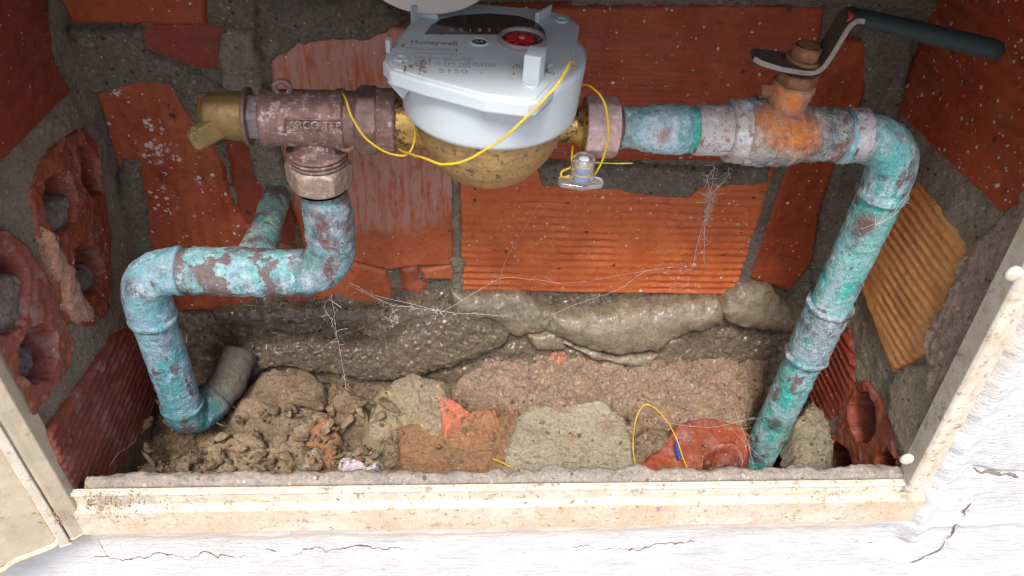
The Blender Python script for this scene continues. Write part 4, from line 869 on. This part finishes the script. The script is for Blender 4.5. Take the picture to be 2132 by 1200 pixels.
# skirts joining the rim to the housing at the corners
def gusset(pxs, dz):
    pts = [np.array([*lz(q), 0]) for q in pxs]; V = []
    for p in pts: V.append((p[0], p[1], ZL - 5.5))
    for p in pts: q = np.array([mc[0], mc[1]]) + (p[:2] - mc) * .86; V.append((q[0], q[1], ZL - 5.5 - dz))
    n = len(pts); c1 = (mc[0], mc[1], ZL - 5.5)
    F = [[i, i + 1, n + i + 1, n + i] for i in range(n - 1)]
    qi = [len(V), len(V) + 1]; V += [(*(np.array(mc) + (pts[0][:2] - mc) * .7), ZL - 5.5), (*(np.array(mc) + (pts[-1][:2] - mc) * .7), ZL - 5.5)]
    F += [[0, n, qi[0]], [n - 1, qi[1], 2 * n - 1], [n + i for i in range(n)] + [qi[1], qi[0]]]
    return bevel(link('corner_skirt', V, F, PLM, wm, False), .4, 2)
gusset([(804, 142), (798, 130), (806, 106)], 9)
gusset([(1010, 205), (1100, 216), (1122, 212), (1190, 140)], 7)
prism('dial_plate', LPi, ZL - 1, ZL + .7, PLM, wm, .4)
# dark counter window (rounded shape cut by its front edge)
GL = NT('dark_glass').fin((.045, .03, .03), .16, spec=.7)
wpx = [(884, 75), (897, 58), (920, 44), (960, 36), (1020, 33), (1080, 38), (1115, 50), (1132, 66), (1137, 82), (1100, 78), (1060, 76), (1000, 76)]
prism('counter_window', [lz(q) for q in wpx], ZL + .2, ZL + 1.1, GL, wm, .25)
RD = m_plain('red_plastic_bright', (.55, .012, .02), .35); DGR = m_plain('print_grey', (.26, .24, .23), .7); LGT = m_plain('print_white', (.55, .5, .5), .6)
def text(name, s, px, size, mat, z, parent, rot=0., sx=1., bold=0., ex=.06, mid=False):
    cu = bpy.data.curves.new(name, 'FONT'); cu.body = s; cu.size = 1; cu.extrude = .0; cu.offset = bold; cu.align_x = 'CENTER' if mid else 'LEFT'; cu.resolution_u = 3
    t = bpy.data.objects.new('tmp', cu); COL.objects.link(t); dg = bpy.context.evaluated_depsgraph_get(); me = bpy.data.meshes.new_from_object(t.evaluated_get(dg))
    bpy.data.objects.remove(t); V = np.array([v.co[:] for v in me.vertices]); F = [list(p.vertices) for p in me.polygons]
    V[:, 0] *= size * sx; V[:, 1] *= size
    c, q = math.cos(rot), math.sin(rot); V[:, :2] = V[:, :2] @ np.array([[c, q], [-q, c]]); o = lz(px, z)
    V = V + (o[0], o[1], z + .04); return link(name, V, F, mat, parent, False)
ZT = ZL + .7
text('brand_lettering', 'Honeywell', (854, 91), 5.0, DGR, ZT, wm, 0, .86, .035)
text('dial_print', '0300-ES-200M499001', (846, 103), 3.0, DGR, ZT, wm, 0, .72)
text('dial_print', 'urKarton/000/00 M L R', (856, 112), 2.9, DGR, ZT, wm, 0, .72)
text('dial_print', 'Elster, Nancy LmdP 1.5 2010D', (864, 121), 2.8, DGR, ZT, wm, 0, .64)
text('dial_print', 'CE', (905, 137), 4.2, DGR, ZT, wm, 0, .52)
text('dial_print', 'M 20', (932, 136), 3.6, DGR, ZT, wm, 0, 1.0)
text('dial_print', '0300', (984, 138), 4.2, DGR, ZT, wm, 0, 1.05)
text('dial_print', 'S150', (912, 152), 5.0, DGR, ZT, wm, 0, 1.15)
a, b = lz((927, 139), ZT), lz((977, 127), ZT); fw = []
for (x0, y0, x1, y1) in ((a[0], a[1], b[0], a[1]), (a[0], b[1], b[0], b[1]), (a[0], a[1], a[0], b[1]), (b[0], a[1], b[0], b[1])):
    fw.append(boxdata(((x0 + x1) / 2, (y0 + y1) / 2, ZT + .04), (abs(x1 - x0) + .35, abs(y1 - y0) + .35, .08)))
V, F = join(fw); link('print_frame', V, F, DGR, wm, False)
for i, ch in enumerate('00183580'): text('counter_digit', ch, (936 + i * 19.5 + (3 if i > 4 else 0), 66), 4.4, LGT if i < 5 else RD, ZL + 1.1, wm, 0, .8)
# flow indicator: round window with red paddle wheel
dc = lz((1087, 88)); dcc = (dc[0], dc[1], ZL + .6)
lathe('dial_ring', dcc, (0, 0, 1), [(0, 8.2), (0, 9.9), (1.3, 9.9), (2.0, 9.4), (1.8, 8.6), (.9, 8.2), (0, 8.2)], m_plain('clear_rim', (.3, .24, .24), .2), wm, seg=64, step=.5)
prism('dial_recess', [(dc[0] + 8.4 * math.cos(k), dc[1] + 8.4 * math.sin(k)) for k in np.linspace(0, 2 * np.pi, 40, endpoint=False)], ZL, ZL + .95, GL, wm, 0)
st_ = [(dc[0] - 1 + r_ * math.cos(k + .3), dc[1] + r_ * math.sin(k + .3)) for k, r_ in zip(np.linspace(0, 2 * np.pi, 24, endpoint=False), ([6.2, 5.6, 3.4] * 8))]
prism('flow_star', st_, ZL + 1.0, ZL + 1.9, RD, wm, .2)
lathe('star_hub', (dc[0] - .2, dc[1] - .3, ZL + 1.8), (0, 0, 1), [(0, .1), (0, 1.4), (.8, 1.2), (.8, .1)], m_plain('hub_pink', (.5, .2, .2), .3), wm, seg=16)
ic = lz((998, 92)); lathe('sensor_ring', (ic[0], ic[1], ZL + .5), (0, 0, 1), [(0, 2.9), (0, 4.1), (.8, 3.9), (.8, 3.0), (0, 2.9)], PLM, wm, seg=32, step=.4)
lathe('sensor_eye', (ic[0], ic[1], ZL + .6), (0, 0, 1), [(0, .1), (0, 3), (.35, 3), (.5, .1)], GL, wm, seg=24)
for dx in (-.9, .9): lathe('sensor_contact', (ic[0] + dx, ic[1], ZL + 1.1), (0, 0, 1), [(0, .1), (0, .5), (.2, .4), (.2, .1)], m_plain('contact', (.4, .4, .4), .3), wm, seg=10)
# clips standing on the rim
def clip(px, h, mat=PLM, name='rim_clip', bz=None):
    return prism(name, [lz(q) for q in px], (bz if bz is not None else ZL - .5), ZL + h, mat, wm, .5)
clip([(857, 52), (880, 38), (912, 44), (911, 37), (880, 32), (855, 44)], 6.5)
clip([(1112, 48), (1142, 32), (1148, 27), (1146, 33), (1120, 50)], 4.5)
clip([(803, 108), (812, 112), (817, 105), (806, 100)], 5)
clip([(1086, 176), (1120, 182), (1130, 172), (1132, 158), (1112, 158), (1098, 154)], 11.5)
clip([(1136, 140), (1148, 134), (1150, 140), (1140, 146)], 1.6)
for q in ((835, 126), (1168, 46), (1105, 180)):
    c = lz(q); lathe('rim_boss', (c[0], c[1], ZL + .4), (0, 0, 1), [(0, .1), (0, 3.1), (.9, 2.9), (.9, 1.8), (.2, 1.6), (.2, .1)], PLM, wm, seg=28, step=.4)
# hinged lid flipped up at the back with its two hinge tabs
c = lz((960, 22)); hz_ = ZL + 1
for q in (924, 962):
    c = lz((q, 22)); b = link('hinge_tab', *boxdata((c[0], c[1] + 2, ZL + 4), (4.2, 3, 11)), PLM, wm, False); bevel(b, .6, 3)
c = lz((893, 10)); LIDM = m_plain('lid_beige', (.52, .46, .41), .45)
lc = PY(893, -62, 322.); th = np.linspace(0, 2 * np.pi, 64, endpoint=False); tv = np.array((0, .35, .94)); 
nv_ = np.cross((1, 0, 0), tv)
V = [lc + np.array((1, 0, 0)) * 27 * math.cos(k) + tv * 17 * math.sin(k) + nv_ * w for w in (0, 2.2) for k in th]
V = np.array(V); lid = link('hinged_lid', V, [list(range(64))[::-1], list(range(64, 128))] + [[i, (i + 1) % 64, 64 + (i + 1) % 64, 64 + i] for i in range(64)], LIDM, wm, False); bevel(lid, .6, 3)
cg = []; r = np.random.RandomState(8)
for cx_, cy_, sx_, sy_, n_ in ((858, 138, 14, 6, 26), (877, 144, 10, 5, 16), (884, 130, 8, 4, 10), (1078, 140, 8, 6, 14), (1125, 92, 6, 8, 12), (1140, 150, 10, 5, 8), (950, 100, 60, 35, 10)):
    for _ in range(n_):
        p = np.array([*lz((cx_ + sx_ * r.randn(), cy_ + sy_ * r.randn()), ZL + .9), ZL + .95]); e_ = .25 + .8 * r.rand() ** 3; qq, _r = np.linalg.qr(r.randn(3, 3))
        cg.append(((ico8[0] * (e_ * 1.5, e_ * .8, e_ * .5)) @ qq.T + p, ico8[1]))
V, F = join(cg); props(link('grit', V, F, m_plain('lid_grit', (.2, .13, .09), .9), smooth=False), 'brown specks of grit lying on the grey meter dial', 'grit', kind='stuff')
# brass body and necks
lathe('meter_body', (mc[0], mc[1], -157), (0, 0, -1), [(0, 20), (0, 33), (5, 32.6), (7, 31.6), (8, 32), (14, 30.5), (22, 27), (30, 21), (35.5, 13), (37.5, 6), (38, .1)], BRZ, wm, seg=72, amp=.3, ns=7, step=1.2)
def neck(x0, x1, prof, mat, name='meter_neck', **k): return hx(name, x0, 0, prof, mat, wm, **k)
x0 = x(815); neck(x0, 0, [(0, .1), (0, 13.6), (1.5, 13.9), (2.2, 12.6), (10, 12.2), (20, 12.6), (26, 13), (26, .1)], BRD, amp=.12)
x0 = x(1222); lathe('meter_neck', (x0, YP, AX), (-1, 0, 0), [(0, .1), (0, 11.8), (1.4, 12.0), (2.0, 11.2), (3.2, 9.0), (6, 7.4), (16, 7.6), (26, 9), (26, .1)], BRD, wm, amp=.12)
# union nut on the right
MU = m_metal('pink_scale', (.42, .3, .29), (.36, .24, .23), (.52, .44, .45), .8, 0., 17, .45, (.28, .1, .05), .3)
un = thing('union_nut', 'pinkish corroded union nut at the right outlet of the meter', 'pipe nut', (x(1245), YP, AX - 13))
L = x(1281) - x(1214)
hx('nut', x(1214), 0, [(0, .1), (0, 12.6), (L, 12.6), (L, .1)], MU, un, cross=lambda a, r, th: np.where((r < 12)[:, None], r[:, None], np.minimum(14.2 - np.maximum(0, 1.3 - np.minimum(a, L - a))[:, None] * .9, 12.7 / np.cos((th[None, :] + .5) % (np.pi / 4) - np.pi / 8))), amp=.35, ns=4, seg=64)
hx('inner_collar', x(1268), 0, [(0, .1), (0, 9.8), (4, 9.6), (5.5, 8.8), (5.5, .1)], m_plain('dark_bronze', (.1, .06, .05), .6, bd=.3), un)

# stop valve (tee) on the left
BR = m_metal('bronze_pink', (.235, .125, .105), (.16, .10, .085), (.36, .235, .215), .5, .3, 23, .5, (.48, .40, .40), .6)
BR2 = m_metal('bronze_dark', (.2, .12, .10), (.15, .09, .08), (.28, .17, .15), .5, .35, 27, .3, (.35, .28, .28), .2)
BRN = m_metal('bronze_pale', (.30, .22, .17), (.24, .17, .13), (.42, .34, .29), .5, .3, 24, .35, (.5, .4, .38), .5)
BRG = m_metal('brass_green', (.25, .155, .055), (.17, .115, .045), (.27, .12, .06), .45, .4, 29, .4, (.16, .17, .06), .7)
sv_ = thing('stop_valve', 'bronze tee shaped stop valve with wing handle left of the meter', 'valve', (x(665), YP, AX - 36))
L = x(722) - x(552)
hx('valve_body', x(552), 0, [(0, .1), (0, 10), (0, 12.2), (2.5, 12.8), (4, 12.4), (6, 12.1), (L - 5, 12.4), (L - 3, 13.2), (L - .5, 13.4), (L, 12.4), (L, .1)], BR, sv_, amp=.22, ns=4, seg=64)
L = x(755) - x(715); hx('tail_collar', x(715), 0, [(0, .1), (0, 12.2), (L, 12.4), (L, .1)], BR2, sv_, amp=.25)
L = x(795) - x(742); hx('hex_nut', x(742), 0, [(0, .1), (0, 14), (L, 14), (L, .1)], BR2, sv_, cross=hexcross(13.2, 0, L, 2.4, .12), amp=.15, seg=72)
L = x(826) - x(786); hx('union_collar', x(786), 0, [(0, .1), (0, 13.2), (.8, 14), (L - .8, 14), (L, 13.2), (L, .1)], BR, sv_, amp=.2)
L = x(560) - x(522); hx('spindle_hex', x(524), 0, [(0, .1), (0, 9.5), (L, 9.5), (L, .1)], m_metal('bronze_grey', (.24, .2, .2), (.18, .15, .16), (.38, .33, .37), .55, .3, 33, .4, (.1, .07, .07), .4), sv_, cross=hexcross(9.2, 0, L, .8, .5), amp=.3)
L = x(528) - x(516); hx('handle_flange', x(517), 0, [(0, .1), (0, 11.0), (.4, 12.4), (2.0, 12.6), (2.4, 10.2), (2.4, .1)], BR2, sv_, amp=.2)
x1 = x(519)
hx('handle_hub', x(432), 0, [(0, .1), (0, 7.2), (2, 8.8), (9, 9.8), (x1 - x(432), 10.3), (x1 - x(432), .1)], BRG, sv_, amp=.25, ns=5, cross=lambda a, r, th: r[:, None] * (1 + .05 * np.cos(2 * th))[None, :])
hc = np.array((x(440), YP, AX))
def wing(a, b, w0, w1, t0, t1):
    a, b = np.array(a, float), np.array(b, float); C, s = resample([a, b], 1.); t = s / s[-1]
    V, F = sweepdata(C, 1., seg=28, amp=0); 
    return C, t
def blade(name, a, b, wd_, w0, w1, t0, t1, pw=.35):
    a, b = np.array(a, float), np.array(b, float); C, s = resample([a, b], 1.); t = s / s[-1]; T = (b - a) / np.linalg.norm(b - a); Wd = np.array(wd_, float); Wd -= Wd.dot(T) * T; Wd /= np.linalg.norm(Wd); N = np.cross(T, Wd); th = np.linspace(0, 2 * np.pi, 32, endpoint=False); V = []
    for i in range(len(C)):
        k = np.clip((1 - t[i]) * 8, 0, 1) ** .4 * .25 + .75
        cw = np.sign(np.cos(th)) * np.abs(np.cos(th)) ** pw * (w0 + (w1 - w0) * t[i]) * k; ct = np.sign(np.sin(th)) * np.abs(np.sin(th)) ** pw * (t0 + (t1 - t0) * t[i]) * k
        V.append(C[i] + cw[:, None] * Wd + ct[:, None] * N)
    V = np.array(V); n = len(C); I = np.arange(n * 32).reshape(n, 32); p, q = I[:-1], I[1:]
    F = np.stack([p, np.roll(p, -1, 1), np.roll(q, -1, 1), q], -1).reshape(-1, 4).tolist() + [I[0][::-1].tolist(), I[-1].tolist()]
    return link(name, V.reshape(-1, 3), F, BRG, sv_)
w1e = PY(398, 297, YP - 15); blade('wing_handle', hc + (6, -3, -2), w1e, (0, .3, 1), 5.2, 4.4, 4.4, 2.6, .45)
w2e = PY(418, 222, YP + 6); blade('wing_handle', hc + (7, 2, 1), w2e, (0, .5, 1), 8.2, 6.2, 6, 4.2)
# raised letters on the wing
def wtext(s, cpos, ux, uy, size, mat, par, sx=1.):
    cu = bpy.data.curves.new('raised_lettering', 'FONT'); cu.body = s; cu.size = 1; cu.extrude = .12; cu.offset = .02; cu.align_x = 'CENTER'; cu.align_y = 'CENTER'; cu.resolution_u = 3
    t = bpy.data.objects.new('tmp', cu); COL.objects.link(t); me = bpy.data.meshes.new_from_object(t.evaluated_get(bpy.context.evaluated_depsgraph_get())); bpy.data.objects.remove(t)
    V = np.array([v.co[:] for v in me.vertices]); F = [list(p.vertices) for p in me.polygons]
    ux = np.array(ux, float); ux /= np.linalg.norm(ux); uy = np.array(uy, float); uy -= uy.dot(ux) * ux; uy /= np.linalg.norm(uy); n = np.cross(ux, uy)
    V = np.array(cpos) + V[:, :1] * size * sx * ux + V[:, 1:2] * size * uy + V[:, 2:3] * 3 * n
    return link('raised_lettering', V, F, mat, par, False)
wt = PY(406, 280, YP - 22); wtext('PALER', wt + (0, 0, 0), (.24, -.15, 1), (-1, 0, .2), 3.4, BRG, sv_, .9)
tc = PY(655, 262, YP - 13.4); wtext('ARCO TEE', tc, (1, 0, 0), (0, .45, 1), 4.6, BR, sv_, 1.0)
fw = []
for a_, b_ in (((592, 248), (705, 250)), ((592, 276), (700, 278)), ((592, 248), (592, 276)), ((705, 250), (700, 278))):
    C, s = resample([PY(*a_, YP - 12.2), PY(*b_, YP - 12.4)], 1.5); fw.append(sweepdata(C, .35, seg=6))
V, F = join(fw); link('raised_border', V, F, BR, sv_)
e = PY(588, 184, YP); V = []
C = np.array([e + (3.2 * math.cos(k), 0, 3.2 * math.sin(k)) for k in np.linspace(0, 2 * np.pi, 24)]); sweep('seal_eye', C, 1.3, BR, sv_, seg=12, caps=False, up=(0, 1, 0))
e = PY(722, 302, YP - 9); C = np.array([e + (2.6 * math.cos(k), 0, 2.6 * math.sin(k)) for k in np.linspace(0, 2 * np.pi, 24)]); sweep('seal_eye', C, 1.2, BR, sv_, seg=12, caps=False, up=(0, 1, 0))
tx = PY(664, 350, YP)[0]
thr = [(0, .1), (0, 9.2), (8, 9.6), (10.5, 10.2), (11, 12.6)]
z = 11
for k in range(3): thr += [(z + .3, 13.4), (z + 1.3, 13.4), (z + 1.6, 12.3), (z + 2.1, 12.3)]; z += 2.1
thr += [(z + 1, 12), (z + 1, .1)]
lathe('outlet', (tx, YP, AX - 4), (0, 0, -1), thr, BR, sv_, amp=.12, step=.4)
zn = AX - 4 - z + 1.2; H = 15.
lathe('outlet_nut', (tx, YP, zn), (0, 0, -1), [(0, .1), (0, 14), (H, 14), (H, .1)], BRN, sv_, cross=hexcross(13.4, 0, H, 3.4, .02), amp=.2, ns=5, seg=96)

# left copper pipe
CL1 = m_copper('verdigris_left_a', .62, .45, .75, 51, tq=(.09, .37, .36), pl=(.33, .50, .58))
CL2 = m_copper('verdigris_left_b', .62, .7, .3, 57, tq=(.1, .36, .40), pl=(.32, .48, .6), patch=[(PY(320, 560, YP - 12), 8, (.24, .26, .28)), (PY(395, 560, YP - 12), 6, (.25, .6, .58))])
CL3 = m_copper('verdigris_left_c', .25, .35, .7, 63, tq=(.1, .33, .34), pl=(.3, .36, .44))
lp = thing('copper_pipe', 'turquoise copper pipe with tee and elbows running from the stop valve down the left side', 'pipe', (-100, YP, ZF - 2))
zh = PY(480, 567, YP)[2] + .5; lx = PY(320, 667, YP)[0]
zn2 = zn - H
pth = fillet([(tx, YP, zn2 + 2), (tx + 1.5, YP, zn2 - 3), (tx + 2, YP, zh), (-72, YP, zh - .6)], [0, 0, 21])
C, s = resample(pth, .8); L = s[-1]
rr = np.interp(s, [0, 5, 9, 14, 27, 28.5, 31, L - 13, L - 11, L - 8, L], [8.6, 9.2, 11.2, 11.6, 11.5, 12.2, 11.9, 11.7, 12.4, 12.2, 12.2])
sweep('elbow', C, rr, CL3, lp, amp=.5, ns=4, seed=8, seg=48)
C, s = resample([(-70, YP, zh - .6), (-134, YP, zh + .2)], .8); L = s[-1]
rr = np.interp(s, [0, 3, 4, 20, 21, 41, 42, L - 8, L - 6, L], [11.2, 11.4, 12.0, 12.1, 12.5, 12.6, 12.2, 12.1, 11.2, 11.2])
sweep('tee', C, rr, CL1, lp, amp=.5, ns=4.2, seed=12, seg=48)
bs = PY(522, 535, YP + 3); be = PY(582, 395, YB + 2); C, s = resample([(bs[0], YP + 2, zh + 1), be], .8)
rr = np.interp(s, [0, 12, 26, 29, s[-1]], [10.2, 9.6, 8.8, 7.8, 7.8]); sweep('branch_pipe', C, rr, m_copper('verdigris_branch', .6, .45, .5, 71, tq=(.1, .32, .3), pl=(.36, .48, .42)), lp, amp=.4, seed=14, seg=40)
pth = fillet([(-131, YP, zh + .2), (lx + 1, YP, zh), (lx, YP, zh - 33)], [0, 21]); C, s = resample(pth, .8)
rr = 12.0 + .7 * ((s < 3) | (s > s[-1] - 3)); sweep('elbow', C, rr, CL2, lp, amp=.4, ns=4, seed=18, seg=48)
zb = PY(395, 885, YP)[2] + 1
C, s = resample([(lx, YP, zh - 30), (lx, YP, zb + 16)], .8); sweep('pipe', C, 10.9, CL2, lp, amp=.5, ns=4.2, seed=22, seg=48)
e1 = PZ(475, 800, zb + 6); e2 = PZ(500, 735, zb + 14)
pth = fillet([(lx, YP, zb + 20), (lx, YP, zb), tuple(e1), tuple(e2)], [0, 17, 0]); C, s = resample(pth, .8); L = s[-1]
CL4 = m_copper('verdigris_low', .85, .35, .25, 77, tq=(.04, .22, .25), pl=(.16, .32, .38), patch=[(e2, 40, (.13, .09, .06)), (e1, 24, (.13, .1, .07))])
rr = np.interp(s, [0, 2, 3, 30, 34, 35, L], [12.3, 12.5, 11.9, 11.9, 11.9, 10.7, 10.7]); sweep('elbow', C, rr, CL4, lp, amp=.4, ns=4, seed=25, seg=48)

# ------------------------------------------------------------------ seal and wires
YW = m_plain('yellow_wire', (.70, .46, .02), .45, var=.6, bmm=.8)
def wire(name, pts, r, mat, label, cat, n=8, group=None, parent=None):
    C = catmull(pts, n); C = C + .35 * np.stack([fbm(C[:, 0] / 11, C[:, 1] / 11, C[:, 2] / 11, 60 + k, 2) for k in range(3)], 1); c = C[0]
    V, F = sweepdata(C, r, seg=8)
    if parent is not None: return link(name, V, F, mat, parent)
    o = link(name, V - c, F, mat); o.location = [k * MM for k in c]; return props(o, label, cat, 'yellow seal wires' if name == 'seal_wire' else group)
q = lambda px, py, Y: PY(px, py, Y)
wire('seal_wire', [q(714, 194, 300), q(718, 206, 286), q(735, 246, 281), q(765, 290, 279), q(800, 316, 279), q(838, 325, 281), q(856, 312, 283), q(863, 288, 285), q(862, 262, 288)], .45, YW, 'yellow wire looping from the bronze valve to the brass neck', 'wire')
wire('seal_wire', [q(831, 310, 288), q(845, 318, 280), q(888, 332, 258), q(930, 340, 250), q(975, 331, 247), q(1040, 293, 244), q(1105, 235, 245), q(1155, 182, 249), q(1182, 140, 258), q(1192, 127, 268), q(1196, 140, 282), q(1197, 185, 300), q(1197, 235, 310)], .5, YW, 'long yellow wire slung across the front of the grey meter housing', 'wire')
wire('seal_wire', [q(1186, 186, 300), q(1215, 175, 292), q(1240, 187, 285), q(1258, 215, 281), q(1265, 262, 281), q(1263, 300, 282), q(1255, 335, 284), q(1238, 366, 287)], .48, YW, 'yellow wire arching over the pinkish union nut down to the clear seal', 'wire')
wire('seal_wire', [q(1192, 300, 300), q(1190, 325, 293), q(1191, 348, 289), q(1172, 358, 286), q(1169, 368, 285), q(1178, 372, 286), q(1200, 369, 288)], .55, YW, 'yellow wire end looping into the left of the clear seal', 'wire')
wire('seal_wire', [q(1238, 339, 292), q(1270, 340, 298), q(1318, 341, 302)], .4, YW, 'straight yellow wire stub sticking out right of the clear seal', 'wire')
wire('seal_wire', [PZ(1326, 990, -386), PZ(1319, 930, -384), PZ(1322, 880, -370), PZ(1335, 848, -362), PZ(1352, 843, -360), PZ(1380, 865, -366), PZ(1408, 915, -380), PZ(1434, 988, -384)], .4, YW, 'loop of yellow wire standing on the niche floor near the right pipe', 'wire')
wire('seal_wire', [PZ(1026, 955, -384), PZ(1045, 963, -383), PZ(1068, 974, -382)], .45, YW, 'short yellow wire end lying on the orange broken brick', 'wire')
b_ = [PZ(1410, 915, -381), PZ(1408, 930, -382), PZ(1412, 945, -382), PZ(1417, 958, -383)]
wire('plastic_sliver', b_, .9, m_plain('blue_plastic', (.015, .08, .5), .35), 'small blue plastic sliver beside the yellow wire loop', 'plastic bit')
GLC = NT('clear_plastic'); GLC.b.inputs['Transmission Weight'].default_value = .9; GLC.b.inputs['IOR'].default_value = 1.35; CLR = GLC.fin((.93, .95, .98), .07)
s0 = PY(1213, 352, 286); sl = thing('security_seal', 'clear plastic seal with blue and yellow inside hanging under the union nut', 'seal', (s0[0], s0[1], s0[2] - 10))
sa = s0 + (0, 0, -5.5)
lathe('seal_barrel', sa, (0, 0, 1), [(0, 4.6), (0, 5.4), (10.6, 5.0), (11.6, 4.4), (11.6, 3.6), (1, 4.2), (0, 4.6)], CLR, sl, seg=40, step=.6)
lathe('seal_insert', sa + (0, 0, .4), (0, 0, 1), [(0, .1), (0, 3.3), (2.6, 3.3), (2.6, .1)], m_plain('blue_core', (.06, .16, .6), .35), sl, seg=28)
lathe('seal_insert', sa + (0, 0, 4.6), (0, 0, 1), [(0, .1), (0, 3.4), (2.8, 3.4), (2.8, .1)], m_plain('blue_core_b', (.06, .16, .6), .35), sl, seg=28)
lathe('seal_core', sa + (0, 0, .2), (0, 0, 1), [(0, .1), (0, 2.4), (10.6, 2.4), (10.6, .1)], m_plain('white_core', (.62, .66, .7), .35), sl, seg=28)
for zz_ in (3.6, 8.0):
    C = np.array([sa + (3.3 * math.cos(k), 3.3 * math.sin(k), zz_) for k in np.linspace(0, 2 * np.pi, 30)]); sweep('wound_wire', C, .5, YW, sl, seg=8, caps=False)
fl = np.array([sa[:2] + (a_, b_) for a_, b_ in ((-10.3, -1.5), (-9, -3.6), (-4, -4.4), (0, -5.6), (4, -4.4), (9, -3.6), (10.3, -1.5), (10, 2), (4, 4.6), (-4, 4.6), (-10, 2))])
prism('seal_flange', fl, sa[2] - 2.6, sa[2] - .3, CLR, sl, .5)

# ------------------------------------------------------------------ cobwebs
WB = m_plain('cobweb_silk', (.62, .6, .56), .8)
WBD = m_plain('dusty_silk', (.42, .35, .3), .8)
def web(name, strands, label, r=.14, fuzz=0, seed=0):
    rn = np.random.RandomState(seed); parts = []
    for st in strands:
        C = catmull(st, 6); C = C + .5 * np.stack([fbm(C[:, 0] / 9, C[:, 1] / 9, C[:, 2] / 9, seed + k, 3) for k in range(3)], 1)
        V, F = sweepdata(C, r * rn.uniform(.4, .8), seg=5, caps=False); parts.append((V, F))
        for _ in range(fuzz):
            i = rn.randint(len(C)); a = C[i]; b = a + rn.randn(3) * ((2.2, 1.2, 2.2) if seed in (5, 6) else (3, 1.5, 3)); m = (a + b) / 2 + rn.randn(3) * 1.0
            D = catmull([a, m, b], 4); V, F = sweepdata(D, r * .45, seg=4, caps=False); parts.append((V, F))
    V, F = join(parts); c = V.mean(0); o = link(name, V - c, F, WBD if seed == 6 else WB); o.location = [k * MM for k in c]; return props(o, label, 'cobweb', 'cobwebs in the niche')
w = lambda x_, y_, Y=355: PY(x_, y_, Y)
web('cobweb', [[w(690, 612, 300), w(697, 660, 315), w(704, 710, 322), w(714, 770, 330), w(725, 832, 332)], [w(692, 615, 300), w(676, 640, 310), w(690, 665, 312), w(700, 700, 320)], [w(725, 832, 332), w(722, 848, 330), w(727, 856, 328)]], 'white cobweb strand hanging from the left lower bend of pipe to the rubble', .28, 8, 1)
web('cobweb', [[w(676, 640, 345), w(640, 652, 350), w(600, 658, 352), w(555, 655, 352)], [w(640, 652, 350), w(570, 640, 352), w(505, 637, 352)], [w(560, 660, 350), w(565, 690, 350), w(600, 700, 345)], [w(692, 645, 340), w(660, 690, 345), w(625, 745, 345)], [w(640, 640, 350), w(636, 676, 350)], [w(660, 735, 345), w(700, 705, 345), w(760, 680, 350)]], 'thin cobweb tangle over the dark mortar left of the hanging strand', .12, 6, 2)
web('cobweb', [[w(728, 588, 358), w(780, 615, 352), w(860, 634, 348), w(930, 650, 346), w(1035, 657, 344)], [w(735, 592, 358), w(800, 628, 350), w(870, 642, 347), w(915, 648, 346)], [w(740, 600, 356), w(810, 634, 350), w(860, 640, 348)], [w(915, 652, 346), w(960, 628, 352), w(1040, 582, 362), w(1110, 583, 362), w(1165, 590, 360)], [w(820, 680, 344), w(812, 660, 346), w(830, 640, 348)], [w(800, 660, 346), w(830, 672, 345), w(818, 645, 347)]], 'dense white cobweb band below the cracked brick in the middle', .2, 9, 3)
web('cobweb', [[w(1145, 658, 345), w(1200, 634, 352), w(1290, 600, 362), w(1345, 565, 366), w(1400, 558, 366), w(1440, 562, 366)], [w(1165, 590, 360), w(1230, 585, 364), w(1300, 572, 366), w(1380, 560, 366)], [w(1100, 585, 362), w(1120, 575, 364), w(1165, 590, 360)], [w(1040, 582, 362), w(1060, 530, 368), w(1130, 415, 369)], [w(1380, 560, 366), w(1410, 590, 366), w(1460, 615, 362)], [w(1440, 562, 366), w(1420, 600, 364), w(1370, 590, 366)]], 'long fine cobweb threads across the bright orange ribbed brick', .11, 5, 4)
web('cobweb', [[w(1520, 360, 312), w(1500, 385, 325), w(1482, 405, 335)], [w(1488, 345, 312), w(1484, 375, 325), w(1478, 405, 335)], [w(1473, 366, 320), w(1475, 385, 328), w(1478, 405, 335)], [w(1478, 405, 335), w(1474, 440, 345), w(1467, 480, 355), w(1466, 548, 366)], [w(1482, 405, 335), w(1470, 450, 348), w(1468, 500, 360)], [w(1474, 440, 345), w(1455, 500, 360), w(1440, 560, 366)]], 'dusty cobweb hanging under the ball valve', .2, 10, 5)
web('cobweb', [[w(1484, 400, 334), w(1468, 415, 336), w(1480, 425, 337), w(1466, 440, 340), w(1478, 450, 342), w(1468, 465, 346)], [w(1476, 400, 334), w(1490, 410, 335), w(1472, 420, 337), w(1484, 432, 339), w(1470, 455, 344)]], 'clotted dusty knot in the cobweb under the ball valve', .4, 14, 6)
web('cobweb', [[PZ(1560, 875, -380), PZ(1600, 866, -372), PZ(1645, 858, -368)], [PZ(1530, 900, -385), PZ(1570, 940, -380), PZ(1600, 965, -380)], [PZ(1500, 800, -382), PZ(1530, 850, -376), PZ(1560, 935, -376), PZ(1570, 975, -378)], [PZ(1380, 880, -384), PZ(1480, 890, -380), PZ(1570, 870, -376)]], 'fine cobweb threads around the foot of the right pipe', .13, 4, 7)
web('cobweb', [[PX(228, 968, XL + 2), PX(245, 945, XL + 3), PX(262, 935, XL + 3), PX(284, 915, XL + 3)]], 'tiny cobweb curl on the purplish ribbed brick', .14, 2, 8)
web('cobweb', [[q(1790, 478, 290), q(1850, 452, 288), q(1893, 400, 290)], [q(1820, 470, 288), q(1870, 440, 289), q(1898, 385, 292)]], 'pale strand wrapped around the top of the right pipe', .15, 3, 9)
